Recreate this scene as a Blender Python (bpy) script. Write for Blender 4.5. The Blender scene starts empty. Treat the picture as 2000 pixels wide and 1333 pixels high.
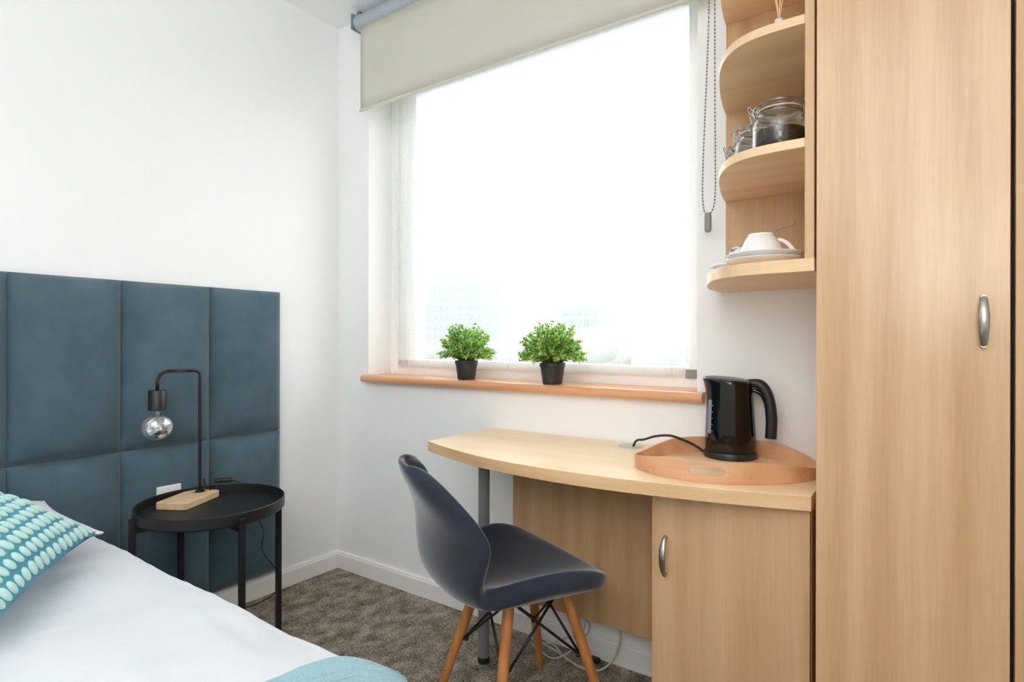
import bpy, bmesh, math, random
from math import sin, cos, pi, radians
from mathutils import Vector, Matrix, noise
random.seed(7)
S = bpy.context.scene
COL = S.collection

# ------------------------------------------------------------------ camera
cd = bpy.data.cameras.new('camera'); cam = bpy.data.objects.new('camera', cd); COL.objects.link(cam)
cd.sensor_width = 36.0; cd.lens = 20.518; cd.clip_start = 0.02; cd.clip_end = 2000
r_ = Vector((0.816945, 0.576714, 0.001567)); u_ = Vector((-0.001492, -0.000603, 0.999999)); f_ = Vector((-0.576714, 0.816946, -0.000368))
m = Matrix((r_, u_, -f_)).transposed().to_4x4(); m.translation = Vector((2.3326, -1.8375, 1.10))
cam.matrix_world = m
S.camera = cam
# ------------------------------------------------------------------ world, lights, exposure
S.view_settings.view_transform = 'Standard'; S.view_settings.look = 'None'
S.view_settings.exposure = 0.07; S.view_settings.gamma = 1.0; S.view_settings.use_curve_mapping = False
S.cycles.max_bounces = 20; S.cycles.diffuse_bounces = 14; S.cycles.transparent_max_bounces = 16
w = bpy.data.worlds.new('overcast_sky'); S.world = w; w.use_nodes = True
bg = w.node_tree.nodes['Background']; bg.inputs[0].default_value = (0.965, 0.985, 1.0, 1); bg.inputs[1].default_value = 4.0

def area(name, loc, rot, sx, sy, power, col=(1, 1, 1), portal=False):
    l = bpy.data.lights.new(name, 'AREA'); l.shape = 'RECTANGLE'; l.size = sx; l.size_y = sy
    l.energy = power; l.color = col
    if portal: l.cycles.is_portal = True
    o = bpy.data.objects.new(name, l); COL.objects.link(o); o.location = loc; o.rotation_euler = rot
    return o
area('window_daylight_portal', (0.98, 0.30, 1.64), (radians(-90), 0, 0), 1.6, 1.5, 1, portal=True)
area('added_overhead_fill', (1.45, -2.2, 2.57), (0, 0, 0), 0.9, 0.9, 3, (1.0, 0.99, 0.97))  # added fill from overhead, no known fixture
area('added_uplight_fill', (2.2, -3.0, 1.9), (radians(180), 0, 0), 1.0, 0.8, 31, (1.0, 0.99, 0.98))  # added fill aimed at the ceiling for bounce, no lamp stands here
area('added_front_fill', (2.45, -2.2, 1.42), (radians(82), 0, radians(38)), 0.5, 0.5, 5.2, (1.0, 0.99, 0.98))  # added fill behind the camera, also gives the wardrobe door its glare

# ------------------------------------------------------------------ materials
def mat(name):
    m = bpy.data.materials.new(name); m.use_nodes = True
    nt = m.node_tree; b = nt.nodes['Principled BSDF']
    return m, nt, b
def N(nt, t, **k):
    n = nt.nodes.new(t)
    for a, v in k.items():
        if a.startswith('i_'): n.inputs[a[2:].replace('_', ' ')].default_value = v
        else: setattr(n, a, v)
    return n
def L(nt, a, b): nt.links.new(a, b)
def hexc(r, g, b):
    f = lambda c: (c/255/12.92) if c/255 <= .04045 else ((c/255+.055)/1.055)**2.4
    return (f(r), f(g), f(b), 1)
def ramp(nt, stops):
    n = nt.nodes.new('ShaderNodeValToRGB'); e = n.color_ramp.elements
    while len(e) < len(stops): e.new(0.5)
    for i, (p, c) in enumerate(stops): e[i].position = p; e[i].color = c
    return n
def plain(name, col, rough=0.5, metal=0.0, bump=0.0, bscale=60, var=0.04, spec=0.5, coat=0.0, sheen=0.0):
    m, nt, b = mat(name)
    tc = N(nt, 'ShaderNodeTexCoord'); nz = N(nt, 'ShaderNodeTexNoise'); nz.inputs['Scale'].default_value = bscale; nz.inputs['Detail'].default_value = 3
    L(nt, tc.outputs['Object'], nz.inputs['Vector'])
    c2 = tuple(max(0, x*(1-var)) for x in col[:3]) + (1,); c3 = tuple(min(1, x*(1+var)) for x in col[:3]) + (1,)
    rp = ramp(nt, [(0.3, c2), (0.7, c3)]); L(nt, nz.outputs[0], rp.inputs[0]); L(nt, rp.outputs[0], b.inputs['Base Color'])
    b.inputs['Roughness'].default_value = rough; b.inputs['Metallic'].default_value = metal
    b.inputs['Specular IOR Level'].default_value = spec; b.inputs['Coat Weight'].default_value = coat
    b.inputs['Sheen Weight'].default_value = sheen
    if bump:
        bp = N(nt, 'ShaderNodeBump'); bp.inputs['Strength'].default_value = bump; bp.inputs['Distance'].default_value = 0.002
        L(nt, nz.outputs[0], bp.inputs['Height']); L(nt, bp.outputs[0], b.inputs['Normal'])
    return m
def wood(name, light, dark, axis='z', rough=0.42, scale=1.0, streak=0.5, spec=0.4, off=0.0):
    """fine straight grain along one axis with soft cathedral waves"""
    m, nt, b = mat(name)
    tc = N(nt, 'ShaderNodeTexCoord'); mp = N(nt, 'ShaderNodeMapping')
    s = {'x': (1.0, 22, 22), 'y': (22, 1.0, 22), 'z': (22, 22, 1.0)}[axis]
    mp.inputs['Scale'].default_value = tuple(v*scale for v in s); mp.inputs['Location'].default_value = (off, off*1.7, off*.6)
    L(nt, tc.outputs['Object'], mp.inputs[0])
    n1 = N(nt, 'ShaderNodeTexNoise'); n1.inputs['Scale'].default_value = 0.55; n1.inputs['Detail'].default_value = 5; n1.inputs['Distortion'].default_value = 0.6
    n2 = N(nt, 'ShaderNodeTexNoise'); n2.inputs['Scale'].default_value = 9; n2.inputs['Detail'].default_value = 6
    mp2 = N(nt, 'ShaderNodeMapping'); s2 = {'x': (0.55, 5, 5), 'y': (5, 0.55, 5), 'z': (5, 5, 0.55)}[axis]
    mp2.inputs['Scale'].default_value = tuple(v*scale for v in s2); L(nt, tc.outputs['Object'], mp2.inputs[0])
    wv = N(nt, 'ShaderNodeTexWave', wave_type='RINGS'); wv.inputs['Scale'].default_value = 0.9; wv.inputs['Distortion'].default_value = 5; wv.inputs['Detail'].default_value = 2
    wv.rings_direction = {'x': 'X', 'y': 'Y', 'z': 'Z'}[axis]
    for a in (n1, n2): L(nt, mp.outputs[0], a.inputs['Vector'])
    L(nt, mp2.outputs[0], wv.inputs['Vector'])
    a1 = N(nt, 'ShaderNodeMath', operation='MULTIPLY_ADD'); a1.inputs[1].default_value = 0.62; L(nt, n1.outputs[0], a1.inputs[0])
    a2 = N(nt, 'ShaderNodeMath', operation='MULTIPLY_ADD'); a2.inputs[1].default_value = 0.38*streak*1.4; L(nt, n2.outputs[0], a2.inputs[0])
    a3 = N(nt, 'ShaderNodeMath', operation='MULTIPLY'); a3.inputs[1].default_value = 0.16; L(nt, wv.outputs['Fac'], a3.inputs[0])
    L(nt, a3.outputs[0], a2.inputs[2]); L(nt, a2.outputs[0], a1.inputs[2])
    rp = ramp(nt, [(0.30, dark), (0.80, light)]); L(nt, a1.outputs[0], rp.inputs[0])
    L(nt, rp.outputs[0], b.inputs['Base Color']); b.inputs['Roughness'].default_value = rough; b.inputs['Specular IOR Level'].default_value = spec
    return m

M = {}
M['wall'] = plain('white_wall_paint', hexc(244, 245, 245), 0.75, bump=0.05, bscale=250, var=0.01, spec=0.2)
M['ceil'] = plain('white_ceiling_paint', hexc(246, 247, 248), 0.85, var=0.01, spec=0.1)
M['trim'] = plain('white_gloss_paint', hexc(246, 246, 245), 0.35, var=0.01)
M['frame'] = plain('white_window_plastic', hexc(248, 247, 245), 0.35, var=0.01)
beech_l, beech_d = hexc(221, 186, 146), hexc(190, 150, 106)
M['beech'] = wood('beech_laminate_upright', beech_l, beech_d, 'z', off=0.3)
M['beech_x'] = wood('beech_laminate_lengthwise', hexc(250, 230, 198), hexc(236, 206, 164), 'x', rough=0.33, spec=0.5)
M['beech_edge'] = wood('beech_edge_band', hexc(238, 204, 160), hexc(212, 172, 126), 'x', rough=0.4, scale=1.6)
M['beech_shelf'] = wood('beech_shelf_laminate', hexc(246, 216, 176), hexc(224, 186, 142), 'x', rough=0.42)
M['sill'] = wood('varnished_beech_sill', hexc(236, 180, 136), hexc(204, 140, 94), 'x', rough=0.28, spec=0.6)
M['legwood'] = wood('warm_beech_leg', hexc(214, 150, 90), hexc(176, 112, 58), 'z', rough=0.4, scale=2.0)
M['traywood'] = wood('birch_tray_wall', hexc(230, 184, 144), hexc(202, 148, 108), 'x', rough=0.4, scale=0.8)
M['trayfloor'] = wood('birch_tray_floor', hexc(246, 216, 176), hexc(224, 184, 138), 'x', rough=0.35, scale=0.8)
M['pale'] = wood('pale_pine_block', hexc(234, 206, 168), hexc(208, 172, 130), 'y', rough=0.5, scale=2.2)
M['black'] = plain('black_powder_coat', (0.012, 0.012, 0.013, 1), 0.42, var=0.05, bump=0.05, bscale=900)
M['blackgloss'] = plain('black_gloss_plastic', (0.003, 0.003, 0.003, 1), 0.07, var=0.02, spec=0.5)
M['blackmatt'] = plain('black_matt_plastic', (0.015, 0.015, 0.016, 1), 0.38, var=0.05)
M['lid'] = plain('dark_grey_lid_plastic', hexc(62, 64, 68), 0.3, var=0.03)
M['pot'] = plain('dark_grey_pot_plastic', hexc(48, 46, 48), 0.5, var=0.05)
M['grey'] = plain('silver_grey_leg_paint', hexc(134, 137, 140), 0.3, metal=0.15, var=0.03)
M['nickel'] = plain('brushed_nickel', hexc(176, 172, 166), 0.32, metal=1.0, var=0.05, bscale=200)
M['chrome'] = plain('polished_steel', hexc(170, 172, 174), 0.14, metal=1.0, var=0.02)
M['blindtube'] = plain('grey_blue_metal_tube', hexc(172, 182, 190), 0.4, metal=0.1, var=0.02)
M['bracket'] = plain('grey_bracket_plastic', hexc(120, 130, 134), 0.5, var=0.03)
M['greyplastic'] = plain('grey_plastic', hexc(142, 142, 136), 0.5, var=0.03)
M['white'] = plain('white_porcelain', hexc(240, 240, 238), 0.12, var=0.01, coat=0.3)
M['whitep'] = plain('white_plastic', hexc(238, 238, 240), 0.3, var=0.01)
M['cable'] = plain('white_cable_rubber', hexc(206, 204, 198), 0.5, var=0.03)
M['blackcord'] = plain('black_cord_rubber', (0.01, 0.01, 0.01, 1), 0.5, var=0.03)
M['grommet'] = plain('pale_grey_grommet_plastic', hexc(196, 204, 192), 0.35, var=0.02)
M['dark'] = plain('painted_gap_shade', (0.01, 0.007, 0.005, 1), 0.8, var=0.02)  # near black standing in for the shade between the wardrobe doors
M['duvet'] = None

def fabric(name, c1, c2, scale=600, rough=0.9, bump=0.3, sheen=0.3, mott=6.0, mottamt=0.5, dist=0.001):
    m, nt, b = mat(name)
    tc = N(nt, 'ShaderNodeTexCoord')
    n1 = N(nt, 'ShaderNodeTexNoise'); n1.inputs['Scale'].default_value = scale; n1.inputs['Detail'].default_value = 2
    n2 = N(nt, 'ShaderNodeTexNoise'); n2.inputs['Scale'].default_value = mott; n2.inputs['Detail'].default_value = 4; n2.inputs['Roughness'].default_value = 0.6
    L(nt, tc.outputs['Object'], n1.inputs[0]); L(nt, tc.outputs['Object'], n2.inputs[0])
    mx = N(nt, 'ShaderNodeMix'); mx.data_type = 'FLOAT'; mx.inputs[0].default_value = mottamt
    L(nt, n1.outputs[0], mx.inputs[2]); L(nt, n2.outputs[0], mx.inputs[3])
    rp = ramp(nt, [(0.34, c1), (0.66, c2)]); L(nt, mx.outputs[0], rp.inputs[0]); L(nt, rp.outputs[0], b.inputs['Base Color'])
    b.inputs['Roughness'].default_value = rough; b.inputs['Sheen Weight'].default_value = sheen; b.inputs['Sheen Roughness'].default_value = 0.4
    b.inputs['Specular IOR Level'].default_value = 0.15
    bp = N(nt, 'ShaderNodeBump'); bp.inputs['Strength'].default_value = bump; bp.inputs['Distance'].default_value = dist
    L(nt, n1.outputs[0], bp.inputs['Height']); L(nt, bp.outputs[0], b.inputs['Normal'])
    return m
M['velvet'] = fabric('teal_blue_velvet', hexc(72, 93, 104), hexc(86, 107, 118), 900, 0.85, 0.15, 0.35, 7.0, 0.75)
M['shell'] = fabric('charcoal_blue_felt', hexc(38, 42, 52), hexc(54, 60, 73), 500, 0.95, 0.5, 0.6, 9.0, 0.5)
M['duvet'] = fabric('white_satin_cotton', hexc(212, 216, 223), hexc(221, 225, 231), 700, 0.8, 0.1, 0.1, 4, 0.5)
M['teal'] = fabric('teal_cushion_cotton', hexc(72, 142, 160), hexc(92, 160, 176), 700, 0.9, 0.4, 0.1, 8, 0.4)
M['mint'] = fabric('pale_mint_tuft', hexc(168, 210, 208), hexc(196, 226, 222), 900, 0.95, 0.5, 0.1, 60, 0.4)
M['throw'] = fabric('light_teal_throw', hexc(136, 172, 184), hexc(160, 192, 202), 300, 0.9, 0.6, 0.2, 10, 0.4, dist=0.003)
M['blind'] = fabric('beige_grey_blackout_cloth', hexc(205, 203, 190), hexc(210, 208, 196), 900, 0.8, 0.05, 0.0, 3, 0.5)
M['mattress'] = fabric('mattress_ticking', hexc(214, 214, 212), hexc(224, 224, 222), 500)
M['coffee'] = plain('ground_coffee', hexc(52, 32, 24), 0.95, bump=1.0, bscale=160, var=0.8, spec=0.1)

# duvet stripes: add faint woven satin stripes
def add_stripes(m, axis_scale):
    nt = m.node_tree; b = nt.nodes['Principled BSDF']
    tc = N(nt, 'ShaderNodeTexCoord'); mp = N(nt, 'ShaderNodeMapping'); mp.inputs['Scale'].default_value = axis_scale
    wv = N(nt, 'ShaderNodeTexWave'); wv.inputs['Scale'].default_value = 1.0; wv.inputs['Distortion'].default_value = 0.4; wv.inputs['Detail'].default_value = 0
    L(nt, tc.outputs['Object'], mp.inputs[0]); L(nt, mp.outputs[0], wv.inputs[0])
    rp = ramp(nt, [(0.4, (0.74,)*3+(1,)), (0.6, (0.88,)*3+(1,))]); L(nt, wv.outputs['Fac'], rp.inputs[0]); L(nt, rp.outputs[0], b.inputs['Roughness'])
add_stripes(M['duvet'], (12, 0, 0))

def carpet_mat():
    m, nt, b = mat('flecked_brown_carpet')
    tc = N(nt, 'ShaderNodeTexCoord')
    mp = N(nt, 'ShaderNodeMapping'); mp.inputs['Scale'].default_value = (1.0, 0.75, 1); mp.inputs['Rotation'].default_value = (0, 0, 0.2); L(nt, tc.outputs['Object'], mp.inputs[0])
    n1 = N(nt, 'ShaderNodeTexNoise'); n1.inputs['Scale'].default_value = 17; n1.inputs['Detail'].default_value = 4; n1.inputs['Roughness'].default_value = 0.65; n1.inputs['Distortion'].default_value = 0.1
    n2 = N(nt, 'ShaderNodeTexNoise'); n2.inputs['Scale'].default_value = 140; n2.inputs['Detail'].default_value = 3; n2.inputs['Roughness'].default_value = 0.8
    L(nt, mp.outputs[0], n1.inputs[0]); L(nt, tc.outputs['Object'], n2.inputs[0])
    ma = N(nt, 'ShaderNodeMath', operation='MULTIPLY_ADD'); ma.inputs[1].default_value = 1.6; L(nt, n2.outputs[0], ma.inputs[0])
    mb = N(nt, 'ShaderNodeMath', operation='MULTIPLY_ADD'); mb.inputs[1].default_value = 1.0; mb.inputs[2].default_value = -0.79; L(nt, n1.outputs[0], mb.inputs[0])
    L(nt, mb.outputs[0], ma.inputs[2])
    rp = ramp(nt, [(0.25, hexc(86, 78, 70)), (0.5, hexc(148, 138, 124)), (0.80, hexc(208, 196, 178))])
    L(nt, ma.outputs[0], rp.inputs[0]); L(nt, rp.outputs[0], b.inputs['Base Color'])
    b.inputs['Roughness'].default_value = 1.0; b.inputs['Specular IOR Level'].default_value = 0.05
    bp = N(nt, 'ShaderNodeBump'); bp.inputs['Strength'].default_value = 0.9; bp.inputs['Distance'].default_value = 0.006
    L(nt, n2.outputs[0], bp.inputs['Height']); L(nt, bp.outputs[0], b.inputs['Normal'])
    return m
M['carpet'] = carpet_mat()

def glass_mat(name, tint=(1, 1, 1, 1), rough=0.0, refl=1.0, ior=1.45):
    """thin clear sheet: lets light straight through and mirrors by angle"""
    m = bpy.data.materials.new(name); m.use_nodes = True; nt = m.node_tree
    for n in list(nt.nodes):
        if n.type != 'OUTPUT_MATERIAL': nt.nodes.remove(n)
    out = [n for n in nt.nodes if n.type == 'OUTPUT_MATERIAL'][0]
    tr = N(nt, 'ShaderNodeBsdfTransparent'); tr.inputs[0].default_value = tint
    gl = N(nt, 'ShaderNodeBsdfGlossy'); gl.inputs['Roughness'].default_value = rough
    fr = N(nt, 'ShaderNodeLayerWeight'); fr.inputs[0].default_value = 0.5
    pw = N(nt, 'ShaderNodeMath', operation='POWER'); pw.inputs[1].default_value = 4.5; L(nt, fr.outputs['Facing'], pw.inputs[0])
    mu = N(nt, 'ShaderNodeMath', operation='MULTIPLY_ADD', use_clamp=True); mu.inputs[1].default_value = 0.8*refl; mu.inputs[2].default_value = 0.04*refl; L(nt, pw.outputs[0], mu.inputs[0])
    mx = N(nt, 'ShaderNodeMixShader'); L(nt, mu.outputs[0], mx.inputs[0]); L(nt, tr.outputs[0], mx.inputs[1]); L(nt, gl.outputs[0], mx.inputs[2])
    L(nt, mx.outputs[0], out.inputs[0])
    return m
M['pane'] = glass_mat('clear_window_glass', (0.97, 0.985, 0.985, 1))
M['jarglass'] = glass_mat('clear_jar_glass', (0.93, 0.955, 0.94, 1), 0.03, 1.3)
M['bulbglass'] = glass_mat('clear_bulb_glass', (0.95, 0.95, 0.95, 1), 0.0, 1.3)
def bulb_mirror():
    m = bpy.data.materials.new('part_mirrored_bulb_glass'); m.use_nodes = True; nt = m.node_tree
    for n in list(nt.nodes):
        if n.type != 'OUTPUT_MATERIAL': nt.nodes.remove(n)
    out = [n for n in nt.nodes if n.type == 'OUTPUT_MATERIAL'][0]
    tr = N(nt, 'ShaderNodeBsdfTransparent'); gl = N(nt, 'ShaderNodeBsdfGlossy'); gl.inputs['Roughness'].default_value = 0.03; gl.inputs[0].default_value = (0.85, 0.85, 0.86, 1)
    tc = N(nt, 'ShaderNodeTexCoord'); sp = N(nt, 'ShaderNodeSeparateXYZ'); L(nt, tc.outputs['Generated'], sp.inputs[0])
    rp = ramp(nt, [(0.0, (1, 1, 1, 1)), (0.55, (0.6, 0.6, 0.6, 1)), (0.8, (0.12, 0.12, 0.12, 1))]); L(nt, sp.outputs['Z'], rp.inputs[0])
    mx = N(nt, 'ShaderNodeMixShader'); L(nt, rp.outputs[0], mx.inputs[0]); L(nt, tr.outputs[0], mx.inputs[1]); L(nt, gl.outputs[0], mx.inputs[2]); L(nt, mx.outputs[0], out.inputs[0])
    return m
M['bulb'] = bulb_mirror()
def sheer(name, transp, col=(0.96, 0.98, 0.98, 1)):
    m = bpy.data.materials.new(name); m.use_nodes = True; nt = m.node_tree
    for n in list(nt.nodes):
        if n.type != 'OUTPUT_MATERIAL': nt.nodes.remove(n)
    out = [n for n in nt.nodes if n.type == 'OUTPUT_MATERIAL'][0]
    tr = N(nt, 'ShaderNodeBsdfTransparent'); tl = N(nt, 'ShaderNodeBsdfTranslucent'); tl.inputs[0].default_value = col
    df = N(nt, 'ShaderNodeBsdfDiffuse'); df.inputs[0].default_value = col
    m1 = N(nt, 'ShaderNodeMixShader'); m1.inputs[0].default_value = 0.45; L(nt, tl.outputs[0], m1.inputs[1]); L(nt, df.outputs[0], m1.inputs[2])
    tc = N(nt, 'ShaderNodeTexCoord'); nz = N(nt, 'ShaderNodeTexNoise'); nz.inputs['Scale'].default_value = 500; L(nt, tc.outputs['Object'], nz.inputs[0])
    rp = ramp(nt, [(0.3, (1-transp-.05,)*3+(1,)), (0.7, (1-transp+.05,)*3+(1,))]); L(nt, nz.outputs[0], rp.inputs[0])
    m2 = N(nt, 'ShaderNodeMixShader'); L(nt, rp.outputs[0], m2.inputs[0]); L(nt, tr.outputs[0], m2.inputs[1]); L(nt, m1.outputs[0], m2.inputs[2])
    L(nt, m2.outputs[0], out.inputs[0])
    return m
M['sheer'] = sheer('white_voile', 0.69)
M['hem'] = sheer('white_voile_doubled', 0.06, (0.66, 0.63, 0.60, 1))
for i, c in enumerate([(132, 186, 66), (176, 218, 106), (94, 148, 68), (234, 242, 198)]):
    M['leaf%d' % i] = plain(['mid_green_leaf', 'bright_green_leaf', 'dark_green_leaf', 'cream_green_leaf'][i], hexc(*c), 0.55, var=0.1)
for i in range(4):
    m_ = M['leaf%d' % i]; nt = m_.node_tree; b = nt.nodes['Principled BSDF']; o_ = [n for n in nt.nodes if n.type == 'OUTPUT_MATERIAL'][0]
    tl_ = N(nt, 'ShaderNodeBsdfTranslucent'); mx_ = N(nt, 'ShaderNodeMixShader'); mx_.inputs[0].default_value = 0.45
    L(nt, b.inputs['Base Color'].links[0].from_socket, tl_.inputs[0]); L(nt, b.outputs[0], mx_.inputs[1]); L(nt, tl_.outputs[0], mx_.inputs[2]); L(nt, mx_.outputs[0], o_.inputs[0])
M['stem'] = plain('green_stem', hexc(92, 112, 54), 0.6)
M['reed'] = plain('natural_reed', hexc(226, 190, 150), 0.7)
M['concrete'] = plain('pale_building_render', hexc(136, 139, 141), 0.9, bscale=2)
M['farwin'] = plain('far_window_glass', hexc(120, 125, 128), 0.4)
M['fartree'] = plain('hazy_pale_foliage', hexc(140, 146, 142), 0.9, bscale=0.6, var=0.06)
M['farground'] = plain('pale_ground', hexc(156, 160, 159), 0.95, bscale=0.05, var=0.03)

# ------------------------------------------------------------------ geometry helpers
def box(bm, x0, x1, y0, y1, z0, z1, M4=None):
    vs = [bm.verts.new((x, y, z)) for z in (z0, z1) for y in (y0, y1) for x in (x0, x1)]
    for f in ((0, 2, 3, 1), (4, 5, 7, 6), (0, 1, 5, 4), (2, 6, 7, 3), (0, 4, 6, 2), (1, 3, 7, 5)):
        bm.faces.new([vs[i] for i in f])
    if M4 is not None:
        for v in vs: v.co = M4 @ v.co
    return bm
def B(*a, **k): return box(bmesh.new(), *a, **k)
def prism(bm, pts, z0, z1):
    lo = [bm.verts.new((p[0], p[1], z0)) for p in pts]; hi = [bm.verts.new((p[0], p[1], z1)) for p in pts]
    n = len(pts)
    bm.faces.new(lo[::-1]); bm.faces.new(hi)
    for i in range(n): bm.faces.new((lo[i], lo[(i+1) % n], hi[(i+1) % n], hi[i]))
    return bm
def lathe(bm, prof, c=(0, 0, 0), seg=32, M4=None, cap=True):
    rings = []; new = []
    for r, z in prof:
        if r <= 1e-6:
            v = bm.verts.new((c[0], c[1], c[2]+z)); rings.append([v]); new.append(v)
        else:
            ring = [bm.verts.new((c[0]+r*cos(2*pi*i/seg), c[1]+r*sin(2*pi*i/seg), c[2]+z)) for i in range(seg)]
            rings.append(ring); new += ring
    for a, b in zip(rings, rings[1:]):
        if len(a) == 1 and len(b) == 1: continue
        for i in range(seg):
            j = (i+1) % seg
            if len(a) == 1: bm.faces.new((a[0], b[j], b[i]))
            elif len(b) == 1: bm.faces.new((a[i], a[j], b[0]))
            else: bm.faces.new((a[i], a[j], b[j], b[i]))
    if cap:
        if len(rings[0]) > 1: bm.faces.new(rings[0][::-1])
        if len(rings[-1]) > 1: bm.faces.new(rings[-1])
    if M4 is not None:
        for v in new: v.co = M4 @ v.co
    return bm
def tube(bm, pts, r, seg=8, closed=False, flat=None):
    pts = [Vector(p) for p in pts]; n = len(pts)
    rs = r if isinstance(r, (list, tuple)) else [r]*n
    rings = []; up = None
    for i, p in enumerate(pts):
        if closed: t = (pts[(i+1) % n]-pts[i-1]).normalized()
        else: t = (pts[min(i+1, n-1)]-pts[max(i-1, 0)]).normalized()
        if up is None:
            up = Vector((0, 0, 1)) if abs(t.z) < .9 else Vector((1, 0, 0))
            if flat is not None: up = Vector(flat)
        s = t.cross(up).normalized(); up = s.cross(t).normalized()
        k = 1.0 if flat is None else 0.55
        rings.append([bm.verts.new(p + s*cos(2*pi*j/seg)*rs[i] + up*sin(2*pi*j/seg)*rs[i]*k) for j in range(seg)])
    for i in range(n if closed else n-1):
        a, b = rings[i], rings[(i+1) % n]
        for j in range(seg): bm.faces.new((a[j], b[j], b[(j+1) % seg], a[(j+1) % seg]))
    if not closed:
        bm.faces.new(rings[0]); bm.faces.new(rings[-1][::-1])
    return bm
def spline(pts, k=6, closed=False):
    pts = [Vector(p) for p in pts]; n = len(pts); out = []
    for i in range(n if closed else n-1):
        if closed: a, b, c, d = pts[i-1], pts[i], pts[(i+1) % n], pts[(i+2) % n]
        else: a, b, c, d = pts[max(i-1, 0)], pts[i], pts[i+1], pts[min(i+2, n-1)]
        for j in range(k):
            t = j/k
            out.append(0.5*((2*b)+(c-a)*t+(2*a-5*b+4*c-d)*t*t+(3*b-a-3*c+d)*t**3))
    if not closed: out.append(pts[-1])
    return out
def grid(bm, nu, nv, fn):
    g = [[bm.verts.new(fn(i/nu, j/nv)) for j in range(nv+1)] for i in range(nu+1)]
    for i in range(nu):
        for j in range(nv): bm.faces.new((g[i][j], g[i+1][j], g[i+1][j+1], g[i][j+1]))
    return g

def thing(name, label, cat, base, group=None):
    o = bpy.data.objects.new(name, None); COL.objects.link(o); o.location = base; o.empty_display_size = 0.05
    o['label'] = label; o['category'] = cat
    if group: o['group'] = group
    return o
def obj(name, bm, material, parent=None, bevel=0, smooth=False, seg=2, base=None, label=None, cat=None, group=None, kind=None, normals=True):
    """verts are given in world space; stored relative to the base of the thing"""
    off = Vector((0, 0, 0))
    if parent is not None:
        p = parent
        while p is not None: off = off + p.location; p = p.parent
    elif base is not None: off = Vector(base)
    for v in bm.verts: v.co -= off
    if normals: bmesh.ops.recalc_face_normals(bm, faces=bm.faces)
    me = bpy.data.meshes.new(name); bm.to_mesh(me); bm.free()
    mats = material if isinstance(material, list) else [material]
    for mm in mats: me.materials.append(mm)
    o = bpy.data.objects.new(name, me); COL.objects.link(o)
    if parent is not None: o.parent = parent
    elif base is not None: o.location = base
    if smooth:
        for p in me.polygons: p.use_smooth = True
    if bevel:
        md = o.modifiers.new('bevel', 'BEVEL'); md.width = bevel; md.segments = seg; md.limit_method = 'ANGLE'; md.angle_limit = radians(40); md.harden_normals = False
    if label: o['label'] = label
    if cat: o['category'] = cat
    if group: o['group'] = group
    if kind: o['kind'] = kind
    return o
def smooth_by_angle(o, ang=35):
    me = o.data
    bm = bmesh.new(); bm.from_mesh(me)
    for f in bm.faces: f.smooth = True
    for e in bm.edges:
        if len(e.link_faces) == 2 and e.calc_face_angle(0) > radians(ang): e.smooth = False
    bm.to_mesh(me); bm.free()
    return o
def dup(root, loc, rz=0.0, label=None, group=None, scale=None):
    r = root.copy(); COL.objects.link(r); r.location = loc; r.rotation_euler = (0, 0, rz)
    if scale: r.scale = (scale,)*3
    if label: r['label'] = label
    if group: r['group'] = group
    for ch in list(root.children):
        c = ch.copy(); COL.objects.link(c); c.parent = r
        for g in ch.children:
            d = g.copy(); COL.objects.link(d); d.parent = c
    return r
def struct(name, bm, material, parent=None, **k): return obj(name, bm, material, parent, kind='structure', **k)

# ------------------------------------------------------------------ room shell
XR, YB, ZC = 2.96, -3.45, 2.618
struct('floor', B(-0.2, XR+.2, YB-.2, 0.22, -0.12, 0), M['carpet'])
struct('ceiling', B(-0.2, XR+.2, YB-.2, 0.22, ZC, ZC+.12), M['ceil'])
struct('wall_left', B(-0.2, 0, YB-.2, 0.22, 0, ZC), M['wall'])
struct('wall_right', B(XR, XR+.2, YB-.2, 0.22, 0, ZC), M['wall'])
struct('wall_rear', B(0, XR, YB-.2, YB, 0, ZC), M['wall'])
WX0, WX1, WZ0, WZ1 = 0.216, 1.749, 0.925, 2.36
bm = bmesh.new()
box(bm, 0, WX0, 0, .22, 0, ZC); box(bm, WX1, XR, 0, .22, 0, ZC); box(bm, WX0, WX1, 0, .22, 0, WZ0-.012); box(bm, WX0, WX1, 0, .22, WZ1, ZC)
struct('wall_window', bm, M['wall'])
def skirting(name, p0, p1, n):
    # profile: flat board with a small rounded top step
    prof = [(0, 0), (.016, 0), (.016, .066), (.012, .072), (.012, .076), (.008, .080), (0, .080)]
    bm = bmesh.new(); a = Vector((*p0, 0)); b = Vector((*p1, 0)); n = Vector((*n, 0))
    A = [bm.verts.new(a+n*d+Vector((0, 0, z))) for d, z in prof]; C = [bm.verts.new(b+n*d+Vector((0, 0, z))) for d, z in prof]
    for i in range(len(prof)):
        j = (i+1) % len(prof); bm.faces.new((A[i], C[i], C[j], A[j]))
    bm.faces.new(A[::-1]); bm.faces.new(C)
    return struct(name, bm, M['trim'])
skirting('baseboard_left', (0, -3.40), (0, 0), (1, 0))
skirting('baseboard_window', (0.017, 0), (2.13, 0), (0, -1))
skirting('baseboard_rear', (0.017, YB), (XR, YB), (0, 1))

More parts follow.
